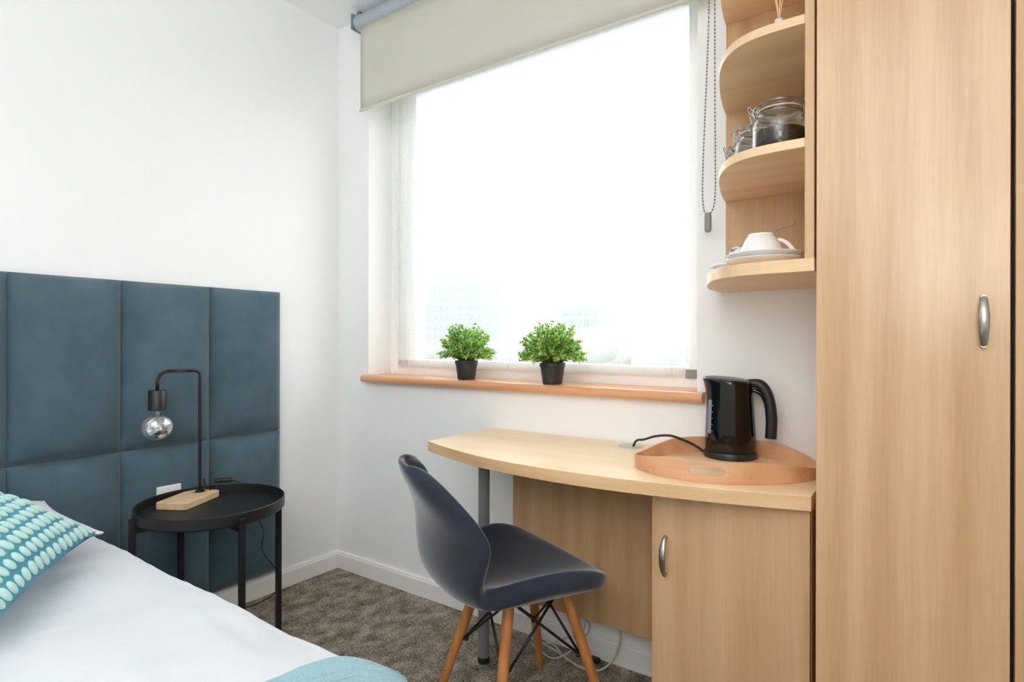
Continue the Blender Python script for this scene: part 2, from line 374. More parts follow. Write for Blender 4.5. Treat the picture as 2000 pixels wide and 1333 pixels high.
# ------------------------------------------------------------------ window
FY = 0.14
win = bpy.data.objects.new('window_1', None); COL.objects.link(win); win.location = (WX0, FY, WZ0); win['kind'] = 'structure'
bm = bmesh.new()
f0 = 0.045
box(bm, WX0, WX0+f0, FY, FY+.06, WZ0+.005, WZ1); box(bm, WX1-f0-.02, WX1, FY, FY+.06, WZ0+.005, WZ1)
box(bm, WX0+f0, WX1-f0-.02, FY, FY+.06, WZ0+.005, WZ0+.055); box(bm, WX0+f0, WX1-f0-.02, FY, FY+.06, WZ1-.05, WZ1)
obj('outer_frame', bm, M['frame'], win, bevel=.003)
bm = bmesh.new()
s0, s1, sz0, sz1 = WX0+f0+.002, WX1-f0-.022, WZ0+.057, WZ1-.052
box(bm, s0, s0+.11, FY+.012, FY+.055, sz0, sz1); box(bm, s1-.012, s1, FY+.012, FY+.055, sz0, sz1)
box(bm, s0+.11, s1-.012, FY+.012, FY+.055, sz0, sz0+.03); box(bm, s0+.11, s1-.012, FY+.012, FY+.055, sz1-.05, sz1)
obj('sash', bm, M['frame'], win, bevel=.003)
obj('pane', B(s0+.11, s1-.012, FY+.03, FY+.034, sz0+.03, sz1-.05), M['pane'], win)
obj('frame_bead', B(WX0+f0, WX1-f0-.03, FY-.006, FY, WZ0+.052, WZ0+.058), M['frame'], win)
obj('corner_clip', B(1.668, 1.704, FY-.012, FY, .973, 1.003), M['greyplastic'], win, bevel=.002, label='grey square corner clip')

# sill with rounded nose
bm = bmesh.new()
prof = [(.14, .941), (-.025, .941)] + [(-.025-.017*sin(a), .924+.017*cos(a)) for a in [pi*k/10 for k in range(1, 10)]] + [(-.025, .907), (-.002, .907), (-.002, .917), (.14, .917)]
def ext(bm, prof, x0, x1):
    A = [bm.verts.new((x0, y, z)) for y, z in prof]; C = [bm.verts.new((x1, y, z)) for y, z in prof]
    for i in range(len(prof)):
        j = (i+1) % len(prof); bm.faces.new((A[i], C[i], C[j], A[j]))
    bm.faces.new(A[::-1]); bm.faces.new(C)
ext(bm, [(y, z) for y, z in prof], WX0+.001, WX1-.001)
nose = [(-.0005, .941), (-.025, .941)] + prof[2:11] + [(-.025, .907), (-.0005, .907)]
ext(bm, nose, .208, WX0+.001); ext(bm, nose, WX1-.001, 1.776)
o = obj('window_sill', bm, M['sill'], None, base=(.98, 0, .92), kind='structure'); smooth_by_angle(o, 30); o.name = 'window_sill'
o['label'] = 'varnished beech window sill with a rounded nose'; o['kind'] = 'structure'

# sheer curtain
CX0, CX1 = 0.282, 1.672
def curt(u, v, zlo, zhi, dy=0):
    z = zlo+(zhi-zlo)*v
    h = (z-.98)/1.35
    xl = CX0 - .045*min(1, h*2.5); xr = CX1 - .012*h
    x = xl+(xr-xl)*u
    k = (0.35+0.65*(math.exp(-((u)/.10)**2)))
    y = FY-.022 + dy + .0045*sin(u*120+2*sin(z*1.2))*k + .0035*sin(u*43+1.5) + .006*noise.noise(Vector((u*9, z*1.5, 3)))
    for uc, a in ((.235, .006), (.34, .008), (.475, .008), (.60, .006), (.72, .006), (.985, .008)):
        y -= a*math.exp(-((u-uc-.012*sin(z*2+uc*9))/.005)**2)
    return Vector((x, min(y, FY-.004), z))
cur = thing('net_curtain', 'sheer white net curtain hanging across the window in front of the glass', 'curtain', (.98, FY-.02, .98))
bm = bmesh.new(); grid(bm, 420, 10, lambda u, v: curt(u, v, 1.008, 2.30)); obj('voile', bm, M['sheer'], cur, smooth=True, normals=False)
bm = bmesh.new(); grid(bm, 420, 1, lambda u, v: curt(u, v, .984, 1.008)); obj('hem', bm, M['hem'], cur, smooth=True, label='thicker doubled hem', normals=False)
bm = bmesh.new(); tube(bm, [(WX0+.003, FY-.02, 2.305), (WX1-.003, FY-.02, 2.305)], .005); obj('rod', bm, M['frame'], cur)

# ------------------------------------------------------------------ roller blind
bl = thing('roller_blind', 'beige grey roller blind half lowered over the window', 'blind', (1.0, -.045, 2.55))
bm = bmesh.new()
cy, cz = -.05, 2.5565
prof = []
for k in range(0, 15):
    a = radians(95+k*16); prof.append((cy+.034*cos(a), cz+.034*sin(a)))
ext(bm, prof + [(cy+.03, cz-.02), (cy+.03, cz+.034)], .205, 1.835)
o = obj('cassette_tube', bm, M['blindtube'], bl); smooth_by_angle(o, 30)
for x in (.190, 1.836):
    bm = bmesh.new(); box(bm, x, x+.014, -.088, -.008, 2.521, 2.594); box(bm, x, x+.02, -.055, -.008, 2.58, ZC)
    obj('bracket', bm, M['bracket'], bl, bevel=.008)
bm = bmesh.new()
def bf(u, v): 
    z = 2.53+(2.151-2.53)*v; x = .236+(1.80-.236)*u
    return Vector((x, -.066 + .003*sin(u*7)*v, z))
grid(bm, 40, 6, bf)
o = obj('fabric', bm, M['blind'], bl, smooth=True); sd = o.modifiers.new('thickness', 'SOLIDIFY'); sd.thickness = .0012
bm = bmesh.new(); box(bm, .231, 1.805, -.071, -.061, 2.141, 2.153); obj('bottom_bar', bm, M['blind'], bl, bevel=.003)
# chain: loop of small beads with a grey pendant weight
loopp = spline([(1.803, -.055, 2.55), (1.803, -.062, 2.128), (1.796, -.062, 1.90), (1.788, -.062, 1.70), (1.784, -.062, 1.56), (1.788, -.062, 1.50), (1.797, -.062, 1.482),
                (1.811, -.062, 1.488), (1.8205, -.062, 1.52), (1.8225, -.062, 1.60), (1.821, -.062, 1.80), (1.820, -.062, 2.08), (1.817, -.055, 2.55)], 60)
bm = bmesh.new(); acc = 0; last = loopp[0]
for p in loopp[1:]:
    d = (p-last).length; acc += d; last = p
    if acc >= .0095:
        acc = 0; bmesh.ops.create_icosphere(bm, subdivisions=1, radius=.0032, matrix=Matrix.Translation(p))
ch = obj('bead_chain', bm, M['greyplastic'], bl, kind='stuff', smooth=True, label='hanging loop of small grey beads')
bm = bmesh.new(); tube(bm, loopp[::10], .0009, 5); obj('cord', bm, M['greyplastic'], bl)
bm = bmesh.new(); lathe(bm, [(0, 0), (.006, .001), (.009, .004), (.0105, .010), (.0105, .050), (.009, .057), (.006, .060), (0, .061)], seg=24)
for v in bm.verts: v.co = Vector((1.8005+v.co.x, -.062+v.co.y*.7, 1.427+v.co.z))
obj('chain_weight', bm, M['greyplastic'], bl, smooth=True, label='grey pendant chain weight')

# ------------------------------------------------------------------ headboard
hb = thing('headboard', 'teal blue velvet panelled headboard fixed to the left wall behind the bed', 'headboard', (0, -1.5, .7))
obj('backing_board', B(.0005, .02, -2.80, -.336, .098, 1.306), M['velvet'], hb)
seams = [-.331, -.641, -.953, -1.266, -1.578, -1.890, -2.200, -2.510, -2.805]
def puff(y0, y1, z0, z1):
    bm = bmesh.new(); n = 16
    def fn(u, v):
        a, b = 2*u-1, 2*v-1
        a = math.copysign(abs(a)**.75, a); b = math.copysign(abs(b)**.6, b)
        h = (max(0, 1-abs(a)**2.2)*.8+.2*max(0, 1-abs(a)**10))*max(0, 1-abs(b)**6)**.8
        return Vector((.022+.054*h, (y0+y1)/2+(y1-y0)/2*a*.996, (z0+z1)/2+(z1-z0)/2*b*.998))
    g = grid(bm, n, n, fn)
    # sides
    per = [g[i][0] for i in range(n+1)]+[g[n][j] for j in range(1, n+1)]+[g[i][n] for i in range(n-1, -1, -1)]+[g[0][j] for j in range(n-1, 0, -1)]
    back = [bm.verts.new((.0205, v.co.y, v.co.z)) for v in per]
    for i in range(len(per)):
        j = (i+1) % len(per); bm.faces.new((per[i], per[j], back[j], back[i]))
    return bm
for i in range(8):
    for (z0, z1) in ((.093, .706), (.708, 1.3115)):
        obj('padded_panel', puff(seams[i+1], seams[i], z0, z1), M['velvet'], hb, smooth=True)

# socket recessed in the headboard
so = thing('wall_socket', 'white square socket plate on the lower headboard behind the side table', 'socket', (.070, -.816, .527))
bm = bmesh.new(); box(bm, .070, .0815, -.858, -.775, .487, .569); obj('face_plate', bm, M['whitep'], so, bevel=.003)
for yy in (-.838, -.796):
    bm = bmesh.new(); lathe(bm, [(.0165, 0), (.0165, .0006), (.014, .0012), (0, .0012)], seg=20, M4=Matrix.Translation((.0815, yy, .528)) @ Matrix.Rotation(pi/2, 4, 'Y')); obj('socket_well', bm, M['greyplastic'], so)

# ------------------------------------------------------------------ bed
BY0, BY1, BX0, BX1 = -2.52, -1.135, .085, 2.08
bed = thing('bed', 'double bed with a white mattress standing against the teal headboard', 'bed', (1.08, -1.83, 0))
bm = bmesh.new(); box(bm, BX0, BX1, BY0+.03, BY1-.03, .10, .26); obj('base', bm, M['mattress'], bed, bevel=.01)
bm = bmesh.new(); box(bm, BX0, BX1, BY0+.01, BY1-.01, .262, .47); obj('mattress', bm, M['mattress'], bed, bevel=.04, seg=4)
for x in (.2, 1.98):
    for y in (BY0+.12, BY1-.12):
        bm = bmesh.new(); lathe(bm, [(.022, 0), (.028, .10)], (x, y, 0), 16); obj('leg', bm, M['black'], bed)

# duvet: one sheet over the mattress, hanging over its sides
def duv(u, v):
    # u along x, v across (0 near -Y side, 1 the +Y side)
    w = BY1-BY0; hang = .30; tot = w+2*hang; s = v*tot
    lx = BX1-BX0; hx = .26; sx = u*(lx+hx)
    rr = .05
    def fold(s, lo, hi):
        # returns lateral, drop
        if s < lo-rr: return lo-rr*.0, (lo-s)
        if s > hi+rr: return hi, (s-hi)
        return s, 0
    y = BY0-.02; drop = 0
    t = s-hang
    if t < 0:
        a = min(1, -t/(rr*1.6)); y = BY0-.025*sin(a*pi/2); drop = -t if a >= 1 else -t*(1-cos(a*pi/2))
    elif t > w:
        q = t-w; a = min(1, q/(rr*1.6)); y = BY1+.025*sin(a*pi/2); drop = q if a >= 1 else q*(1-cos(a*pi/2))
    else: y = BY0+t
    if sx > lx:
        q = sx-lx; a = min(1, q/(rr*1.6)); x = BX1+.025*sin(a*pi/2); dx = q if a >= 1 else q*(1-cos(a*pi/2))
    else: x = BX0+sx; dx = 0
    d = drop+dx if not (drop > .08 and dx > .08) else max(drop, dx)
    top = .520
    p = Vector((x*2.2, y*3.5, 0))
    wr = .010*noise.noise(p*1.1)+.004*noise.noise(Vector((x*3+y*2, y*13, 5)))+.0028*noise.noise(Vector((x*8+y*5, y*22, 1)))+.0022*noise.noise(Vector((x*24, y*11, 7)))
    e = 1-min(1, max(0, min(y-BY0, BY1-y))/.10)
    z = top - .016*e*e - min(d, .34) + wr*(1 if d < .02 else .6)
    if d > .03: y += math.copysign(.006*sin(x*17+noise.noise(p)*3), y-(BY0+BY1)/2) * 1
    return Vector((x, y, max(z, .15)))
bm = bmesh.new(); grid(bm, 200, 200, duv)
o = obj('duvet', bm, M['duvet'], None, base=(1.08, -1.83, .5), smooth=True, label='smooth white duvet spread over the whole bed', cat='duvet')
sd = o.modifiers.new('thickness', 'SOLIDIFY'); sd.thickness = .012; sd.offset = -1

# pillows
def pillow_pt(a, b, hw, hh, T, pinch=.06):
    """a,b in -1..1 -> local (x,y,z) upper surface height"""
    ea = 1-pinch*(b*b)*(1-abs(a)**6)*0 
    x = hw*a*(1-pinch*(1-b*b)*a*a*0.9*0-0) ; y = hh*b
    x *= 1-pinch*(1-abs(b)**2)*abs(a)**3; y *= 1-pinch*(1-abs(a)**2)*abs(b)**3
    t = T*(max(0, 1-abs(a)**2.6)**.62)*(max(0, 1-abs(b)**2.6)**.62)
    return x, y, t
def pillow(bm, Mx, hw, hh, T, n=28, seed=0):
    for sgn in (1, -1):
        def fn(u, v):
            a = sin((u-.5)*pi); b = sin((v-.5)*pi)
            x, y, t = pillow_pt(a, b, hw, hh, T)
            nz = .012*noise.noise(Vector((a*2.3+seed, b*2.3, sgn)))*min(1, t/T*2)
            return Mx @ Vector((x, y, sgn*(t+.002)+nz))
        grid(bm, n, n, fn)
    bmesh.ops.remove_doubles(bm, verts=bm.verts, dist=.0045)
def frame_mtx(o, ex, ey):
    ex = Vector(ex).normalized(); ey = Vector(ey); ey = (ey-ex*ey.dot(ex)).normalized(); ez = ex.cross(ey)
    m = Matrix((ex, ey, ez)).transposed().to_4x4(); m.translation = Vector(o); return m
bm = bmesh.new(); pillow(bm, frame_mtx((.315, -1.56, .590), (.98, 0, -.03), (0, 1, 0)), .222, .37, .070, seed=2)
obj('pillow', bm, M['duvet'], None, base=(.315, -1.56, .54), smooth=True, label='white pillow lying flat on the duvet under the teal cushion', cat='pillow')

# teal cushion with rows of raised mint tufts
R0 = Vector((.585, -1.225, .600))
e1 = Vector((cos(radians(-37)), sin(radians(-37)), -.02)).normalized()
e2h = Vector((-sin(radians(37)), -cos(radians(37)), 0))
e2 = (e2h*cos(radians(27))+Vector((0, 0, 1))*sin(radians(27))).normalized()
HC = .25
ex = e1; ey = -e2
cc = R0 + e1*HC + e2*HC
cm = frame_mtx(cc, ex, ey)
cu = thing('cushion', 'teal scatter cushion covered in rows of raised pale mint ovals on the bed', 'cushion', cc)
bm = bmesh.new(); pillow(bm, cm, HC, HC, .058, seed=8); obj('cover', bm, M['teal'], cu, smooth=True)
tb = bmesh.new(); bmesh.ops.create_uvsphere(tb, u_segments=10, v_segments=6, radius=1)
for v in tb.verts: v.co = Vector((v.co.x*.0112, v.co.y*.0165, v.co.z*.0060))
tme = bpy.data.meshes.new('tuft'); tb.to_mesh(tme); tb.free(); tme.materials.append(M['mint'])
for p in tme.polygons: p.use_smooth = True
def surf(x, y, s=1):
    a = max(-.985, min(.985, x/HC)); b = max(-.985, min(.985, y/HC))
    X, Y, t = pillow_pt(a, b, HC, HC, .058)
    nz = .012*noise.noise(Vector((a*2.3+8, b*2.3, 1)))*min(1, t/.058*2)
    return Vector((X, Y, t+.002+nz))
cnt = 0
zs = 1 if cm.to_3x3().col[2].z > 0 else -1
rows = 14
for i in range(rows):
    for j in range(17):
        y = -HC + (i+.5)*2*HC/rows; x = -HC+(j+.25+.5*(i % 2))*2*HC/17.4
        if abs(x) > HC*.975 or abs(y) > HC*.965: continue
        def sp(x, y):
            a = max(-.985, min(.985, x/HC)); b = max(-.985, min(.985, y/HC)); X, Y, t = pillow_pt(a, b, HC, HC, .058)
            return Vector((X, Y, zs*(t+.002)+.012*noise.noise(Vector((a*2.3+8, b*2.3, zs)))*min(1, t/.058*2)))
        p = sp(x, y); px = sp(x+.004, y)-sp(x-.004, y); py = sp(x, y+.004)-sp(x, y-.004)
        n = px.cross(py).normalized()*zs
        px = px.normalized(); q = n.cross(px).normalized()
        rot = Matrix((px, q, n)).transposed().to_4x4()
        o = bpy.data.objects.new('tuft', tme); COL.objects.link(o); o.parent = cu
        sj = .9+.2*random.random()
        mw = Matrix.Translation(p+n*.0008) @ rot @ Matrix.Rotation(random.uniform(-.15, .15), 4, 'Z') @ Matrix.Diagonal((sj, sj, 1, 1))
        ml = Matrix.Translation(-cc) @ cm @ mw
        o.matrix_local = ml
        cnt += 1

# throw across the foot of the bed
def thr(u, v):
    y = BY0-.03+(BY1+.012-(BY0-.03))*v; 
    x0 = 1.475+.012*sin(v*21)+.18*max(0, (v-.93)/.07)**2*.0
    x = x0+(2.02-x0)*u
    p = duv((x-BX0)/(BX1-BX0+.26), (max(0, min(BY1-BY0, y-BY0))+.30)/(BY1-BY0+.6))
    z = p.z+.014+.004*sin(u*38+2*sin(v*6))*.8+.012*noise.noise(Vector((x*7, y*7, 0)))*.7+.004
    if v > .94: z -= .030*((v-.94)/.06)**2
    z += .0040*abs(sin((xx_ := x-x0)*pi/.024)) + .011*math.exp(-((xx_-.018)/.014)**2)
    e = min(u, 1-u)
    if e < .02: z -= .003
    # rounded corner
    k = max(0, (v-.93)/.07); xx = x+.09*k*k*(1-u)
    return Vector((xx, y, z+.004))
bm = bmesh.new(); grid(bm, 170, 100, thr)
o = obj('throw', bm, M['throw'], None, base=(1.75, -1.83, .53), smooth=True, label='light teal quilted throw laid across the foot of the bed', cat='blanket')
sd = o.modifiers.new('thickness', 'SOLIDIFY'); sd.thickness = .008; sd.offset = 1

# ------------------------------------------------------------------ side table
TC = (.33, -.79)
st = thing('side_table', 'round black metal tray table standing beside the bed', 'side table', (TC[0], TC[1], 0))
bm = bmesh.new(); lathe(bm, [(0, .517), (.224, .517), (.2285, .52), (.2285, .549), (.2305, .551), (.2325, .549), (.2325, .516), (.228, .511), (0, .511)], (*TC, 0), 72)
o = obj('tray_top', bm, M['black'], st); smooth_by_angle(o, 40)
AN = (353, 262, 178, 84)
lp = [(TC[0]+.238*cos(radians(a)), TC[1]+.238*sin(radians(a))) for a in AN]
for (x, y), a in zip(lp, AN):
    bm = bmesh.new(); box(bm, -.009, .009, -.009, .009, 0, .535, M4=Matrix.Translation((x, y, 0)) @ Matrix.Rotation(radians(a), 4, 'Z')); obj('leg', bm, M['black'], st, bevel=.002)
for i, j in ((0, 2), (1, 3)):
    a, b = Vector((*lp[i], 0)), Vector((*lp[j], 0)); d = b-a; mid = (a+b)/2; z0 = .490 if i == 0 else .4895
    bm = bmesh.new(); box(bm, -d.length/2+.008, d.length/2-.008, -.007, .007, z0, .5105, M4=Matrix.Translation(mid) @ Matrix.Rotation(math.atan2(d.y, d.x), 4, 'Z')); obj('cross_bar', bm, M['black'], st)

# ------------------------------------------------------------------ table lamp
LB = Vector((.178, -.795, .5175))
lamp = thing('table_lamp', 'black metal lamp with bare silver bulb and wooden block base on the side table', 'lamp', LB)
ang = radians(118.5)
Lm = Matrix.Translation((LB.x, LB.y, 0)) @ Matrix.Rotation(ang, 4, 'Z')
bm = bmesh.new()
cut = []
hw, hl = .098, .059
for sx, sy, a0 in ((1, 1, 0), (-1, 1, 90), (-1, -1, 180), (1, -1, 270)):
    for k in range(5):
        a = radians(a0+k*22.5); r = .016; cut.append((sx*(hw-r)+r*cos(a), sy*(hl-r)+r*sin(a)))
prism(bm, [tuple((Lm @ Vector((x, y, 0)))[:2]) for x, y in cut], .518, .5405)
obj('wooden_base', bm, M['pale'], lamp, bevel=.002, label='pale pine block')
RX, RY = .149, -.741
AL = .147
path = [(RX, RY, .541), (RX, RY, .6), (RX, RY, .9), (RX, RY, .968)] + [(RX, RY-.022*(1-cos(a)), .968+.022*sin(a)) for a in [pi/2*k/6 for k in range(1, 7)]]
path += [(RX, RY-AL+.03+.0, .990)] + [(RX, RY-AL+.036*(1-sin(a)), .954+.036*cos(a)) for a in [pi/2*k/6 for k in range(0, 7)]] + [(RX, RY-AL, .922)]
bm = bmesh.new(); tube(bm, path, .0058, 12); o = obj('arm', bm, M['black'], lamp, smooth=True)
bm = bmesh.new(); lathe(bm, [(.017, .541), (.017, .545), (.008, .549), (.008, .556), (0, .556)], (RX, RY, 0), 24); obj('collar', bm, M['black'], lamp)
LX, LY = RX, RY-AL
bm = bmesh.new(); lathe(bm, [(0, .926), (.026, .926), (.0285, .923), (.0285, .858), (.0265, .856), (0, .856)], (LX, LY, 0), 32); o = obj('socket_cup', bm, M['blackmatt'], lamp); smooth_by_angle(o, 40)
bz, br = .799, .051
prof = [(.015, .856), (.0155, .850)] + [(.0165+(br*sin(radians(t))-.0165)*1.0, bz+br*.94*cos(radians(t))) for t in (24, 35, 48, 60, 75, 90, 105, 120, 135, 150, 165)] + [(0, bz-br*.94)]
bm = bmesh.new(); lathe(bm, prof, (LX, LY, 0), 40, cap=False); bu = obj('bulb', bm, M['bulb'], lamp, smooth=True)
bm = bmesh.new(); lathe(bm, [(.006, .852), (.007, .845), (.004, .82), (.003, .80), (0, .80)], (LX, LY, 0), 12)
for k in range(6):
    a = k*pi/3; tube(bm, [(LX+.006*cos(a), LY+.006*sin(a), .815), (LX+.016*cos(a), LY+.016*sin(a), .775)], .0008, 5)
obj('filament', bm, M['nickel'], bu)
# cord with switch resting on the tray, then dropping behind
bm = bmesh.new()
pts = spline([(RX+.010, RY+.010, .5435), (RX-.004, RY+.016, .575), (RX+.012, RY+.010, .590), (RX+.018, RY+.012, .566), (RX+.012, RY+.030, .546), (RX+.008, RY+.048, .530), (RX+.000, RY+.062, .548), (RX-.008, RY+.072, .558)], 6)
tube(bm, pts, .0022, 8)
obj('cord', bm, M['blackcord'], lamp, smooth=True)
sm = Matrix.Translation((RX-.021, RY+.100, .5585)) @ Matrix.Rotation(radians(52), 4, 'Z')
bm = bmesh.new(); box(bm, -.032, .032, -.011, .011, -.007, .010, M4=sm); obj('switch', bm, M['blackmatt'], lamp, bevel=.005, seg=3)
bm = bmesh.new()
pts = spline([(RX-.003, RY+.124, .557), (.150, -.590, .545), (.140, -.555, .50), (.120, -.510, .43), (.105, -.487, .375), (.098, -.455, .305), (.10, -.462, .235), (.10, -.414, .155), (.094, -.383, .112), (.092, -.375, .07), (.09, -.39, .035), (.07, -.45, .006), (.06, -.56, .004)], 8)
tube(bm, pts, .0022, 8); obj('trailing_cord', bm, M['blackcord'], lamp, smooth=True)

# ------------------------------------------------------------------ desk
dk = thing('desk', 'beech desk top with a bowed front edge on one grey round leg under the window', 'desk', (1.53, -.2, 0))
DZ = .757; TH = .034
front = spline([(.946, -.372, 0), (1.02, -.404, 0), (1.10, -.433, 0), (1.25, -.477, 0), (1.40, -.498, 0), (1.53, -.504, 0), (1.66, -.499, 0), (1.78, -.484, 0), (1.92, -.458, 0), (2.03, -.431, 0), (2.130, -.403, 0)], 5)
outl = [(p.x, p.y) for p in front] + [(2.130, -.003), (.946, -.003)]
bm = bmesh.new(); prism(bm, outl, DZ-TH, DZ)
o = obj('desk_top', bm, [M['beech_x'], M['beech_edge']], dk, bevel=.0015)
for p in o.data.polygons:
    if abs(p.normal.z) < .5: p.material_index = 1
LGX, LGY = 1.104, -.262
bm = bmesh.new(); lathe(bm, [(.0195, .022), (.0195, DZ-TH-.004), (.03, DZ-TH-.004), (.03, DZ-TH)], (LGX, LGY, 0), 32); o = obj('leg', bm, M['grey'], dk, label='silver grey round steel leg'); smooth_by_angle(o, 40)
bm = bmesh.new(); lathe(bm, [(.017, 0), (.0205, .003), (.0205, .022), (0, .022)], (LGX, LGY, 0), 32); o = obj('leg_foot', bm, M['blackmatt'], dk, label='black rubber foot')
bm = bmesh.new(); box(bm, 1.138, 1.7595, -.138, -.120, .187, DZ-TH); obj('modesty_panel', bm, M['beech'], dk, bevel=.001)
GX, GY = 1.552, -.062
bm = bmesh.new(); lathe(bm, [(.040, DZ), (.040, DZ+.0015), (.037, DZ+.003), (.012, DZ+.003), (.010, DZ+.001), (0, DZ+.001)], (GX, GY, 0), 36); obj('cable_grommet', bm, M['grommet'], dk, label='pale grey round cable grommet')

# cupboard under the desk
cb = thing('desk_cupboard', 'beech cupboard with one door under the right end of the desk', 'cupboard', (1.94, -.2, 0))
cx0, cx1, cyf = 1.761, 2.126, -.366
bm = bmesh.new()
box(bm, cx0, cx0+.018, cyf, -.02, .012, DZ-TH-.001); box(bm, cx1-.018, cx1, cyf, -.02, .012, DZ-TH-.001); box(bm, cx0+.018, cx1-.018, -.03, -.02, .012, DZ-TH-.001)
box(bm, cx0+.018, cx1-.018, cyf, -.03, .06, .078); box(bm, cx0+.018, cx1-.018, cyf, -.03, DZ-TH-.02, DZ-TH-.001); box(bm, cx0+.018, cx1-.018, cyf+.04, cyf+.055, 0.0, .06)
obj('body', bm, M['beech'], cb, bevel=.0008)
cd_ = obj('door', B(cx0-.006, cx1-.001, cyf-.021, cyf-.002, .03, DZ-TH-.004), M['beech'], cb, bevel=.0012)
def bow_handle(parent, x, yf, z0, z1, out=.028, wid=.0085):
    bm = bmesh.new(); pts = []; rs = []
    n = 16
    for k in range(n+1):
        t = k/n; z = z0+.006+(z1-z0-.012)*t
        pts.append((x, yf-.010-(out-.010)*sin(pi*t)**.8, z)); rs.append(.0045+(wid-.0045)*sin(pi*t)**.8)
    tube(bm, pts, rs, 14, flat=(0, -1, 0))
    for z in (z0+.009, z1-.009):
        lathe(bm, [(.0050, 0), (.0045, .014)], seg=12, M4=Matrix.Translation((x, yf, z)) @ Matrix.Rotation(pi/2, 4, 'X'))
    o = obj('handle', bm, M['nickel'], parent, label='brushed nickel bow handle'); smooth_by_angle(o, 50); return o
bow_handle(cd_, 1.7925, cyf-.021, .494, .606)

# ------------------------------------------------------------------ wardrobe
wd = thing('wardrobe', 'tall beech wardrobe with flat doors filling the right side of the room', 'wardrobe', (2.55, -.24, 0))
wx0, wx1, wy = 2.1465, 2.94, -.46
bm = bmesh.new()
box(bm, wx0, wx0+.018, wy+.022, -.003, 0, 2.30); box(bm, wx1-.018, wx1, wy+.022, -.003, 0, 2.30); box(bm, wx0+.018, wx1-.018, -.012, -.003, 0, 2.30)
box(bm, wx0+.018, wx1-.018, wy+.022, -.012, 2.282, 2.30); box(bm, wx0+.018, wx1-.018, wy+.022, -.012, .05, .068); box(bm, 2.455, 2.471, wy+.03, -.012, .068, 2.282)
obj('body', bm, M['beech'], wd)
d1 = obj('door', B(wx0, 2.4600, wy, wy+.019, .06, 2.297), wood('beech_door_veneer', beech_l, beech_d, 'z', off=1.9, rough=0.25, spec=0.6), wd, bevel=.0012)
d2 = obj('door', B(2.4670, 2.7400, wy, wy+.019, .06, 2.297), M['beech'], wd, bevel=.0012)
d3 = obj('door', B(2.7440, wx1, wy, wy+.019, .06, 2.297), M['beech'], wd, bevel=.0012)
obj('plinth', B(wx0+.018, wx1-.018, wy+.05, wy+.066, 0, .05), M['beech'], wd)
obj('door_gap_shade_strip', B(2.4605, 2.4665, wy+.019, wy+.0215, .06, 2.297), M['dark'], wd, label='dark strip painted as the shade in the door gap')  # no real part: shade of the open gap put in as a dark strip
bow_handle(d1, 2.4213, wy, 1.084, 1.190, .026, .0085)
bow_handle(d2, 2.71, wy, 1.084, 1.190, .026, .0085)

# ------------------------------------------------------------------ wall shelf unit
sh = thing('wall_shelf_unit', 'open beech wall shelf unit with rounded shelves beside the wardrobe', 'shelf unit', (1.98, 0, 1.25))
SX = 2.1395
obj('side_panel', B(2.1205, SX, -.437, -.001, 1.279, 2.60), M['beech'], sh, bevel=.0012)
obj('back_panel', B(1.840, 2.1203, -.0145, -.001, 1.279, 2.60), M['beech'], sh, bevel=.001)
oc = [(1.838, -.0147, 0), (1.853, -.11, 0), (1.879, -.225, 0), (1.905, -.31, 0), (1.940, -.376, 0), (1.985, -.417, 0), (2.045, -.434, 0), (2.1204, -.4365, 0)]
oc = [(p.x, p.y) for p in spline(oc, 5)] + [(2.1204, -.0147)]
for z in (1.5225, 1.7915, 2.0620, 2.33):
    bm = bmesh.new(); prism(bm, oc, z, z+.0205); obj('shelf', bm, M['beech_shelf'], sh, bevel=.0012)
ob = [(1.8185, -.001, 0), (1.8185, -.10, 0), (1.840, -.20, 0), (1.866, -.28, 0), (1.900, -.355, 0), (1.950, -.415, 0), (2.02, -.444, 0), (2.08, -.450, 0), (SX+.0025, -.452, 0)]
ob = [(p.x, p.y) for p in spline(ob, 5)] + [(SX+.0025, -.001)]
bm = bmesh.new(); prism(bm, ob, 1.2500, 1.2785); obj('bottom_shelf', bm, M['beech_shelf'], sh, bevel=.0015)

# ------------------------------------------------------------------ serving tray
tr = thing('serving_tray', 'rounded triangular wooden tray with raised rim on the right end of the desk', 'tray', (1.9, -.22, DZ))
to = [(1.676, -.285, 0), (1.684, -.335, 0), (1.725, -.383, 0), (1.79, -.415, 0), (1.87, -.424, 0), (1.95, -.405, 0), (2.025, -.355, 0), (2.085, -.285, 0), (2.118, -.222, 0), (2.117, -.178, 0),
      (2.085, -.128, 0), (2.03, -.076, 0), (1.965, -.038, 0), (1.89, -.022, 0), (1.82, -.030, 0), (1.765, -.068, 0), (1.722, -.130, 0), (1.690, -.21, 0)]
tp = spline(to, 6, closed=True); n = len(tp)
cen = sum(tp, Vector())/n
corners = [Vector((1.676, -.30, 0)), Vector((2.122, -.20, 0))]
def rimh(p):
    k = min((p-c).length for c in corners); return .030+.023*min(1, max(0, (k-.03)/.15))
bm = bmesh.new(); prism(bm, [(p.x+(cen.x-p.x)*.02, p.y+(cen.y-p.y)*.02) for p in tp], DZ+.0005, DZ+.006); obj('tray_floor', bm, M['trayfloor'], tr)
bm = bmesh.new(); rings = [[], [], [], []]
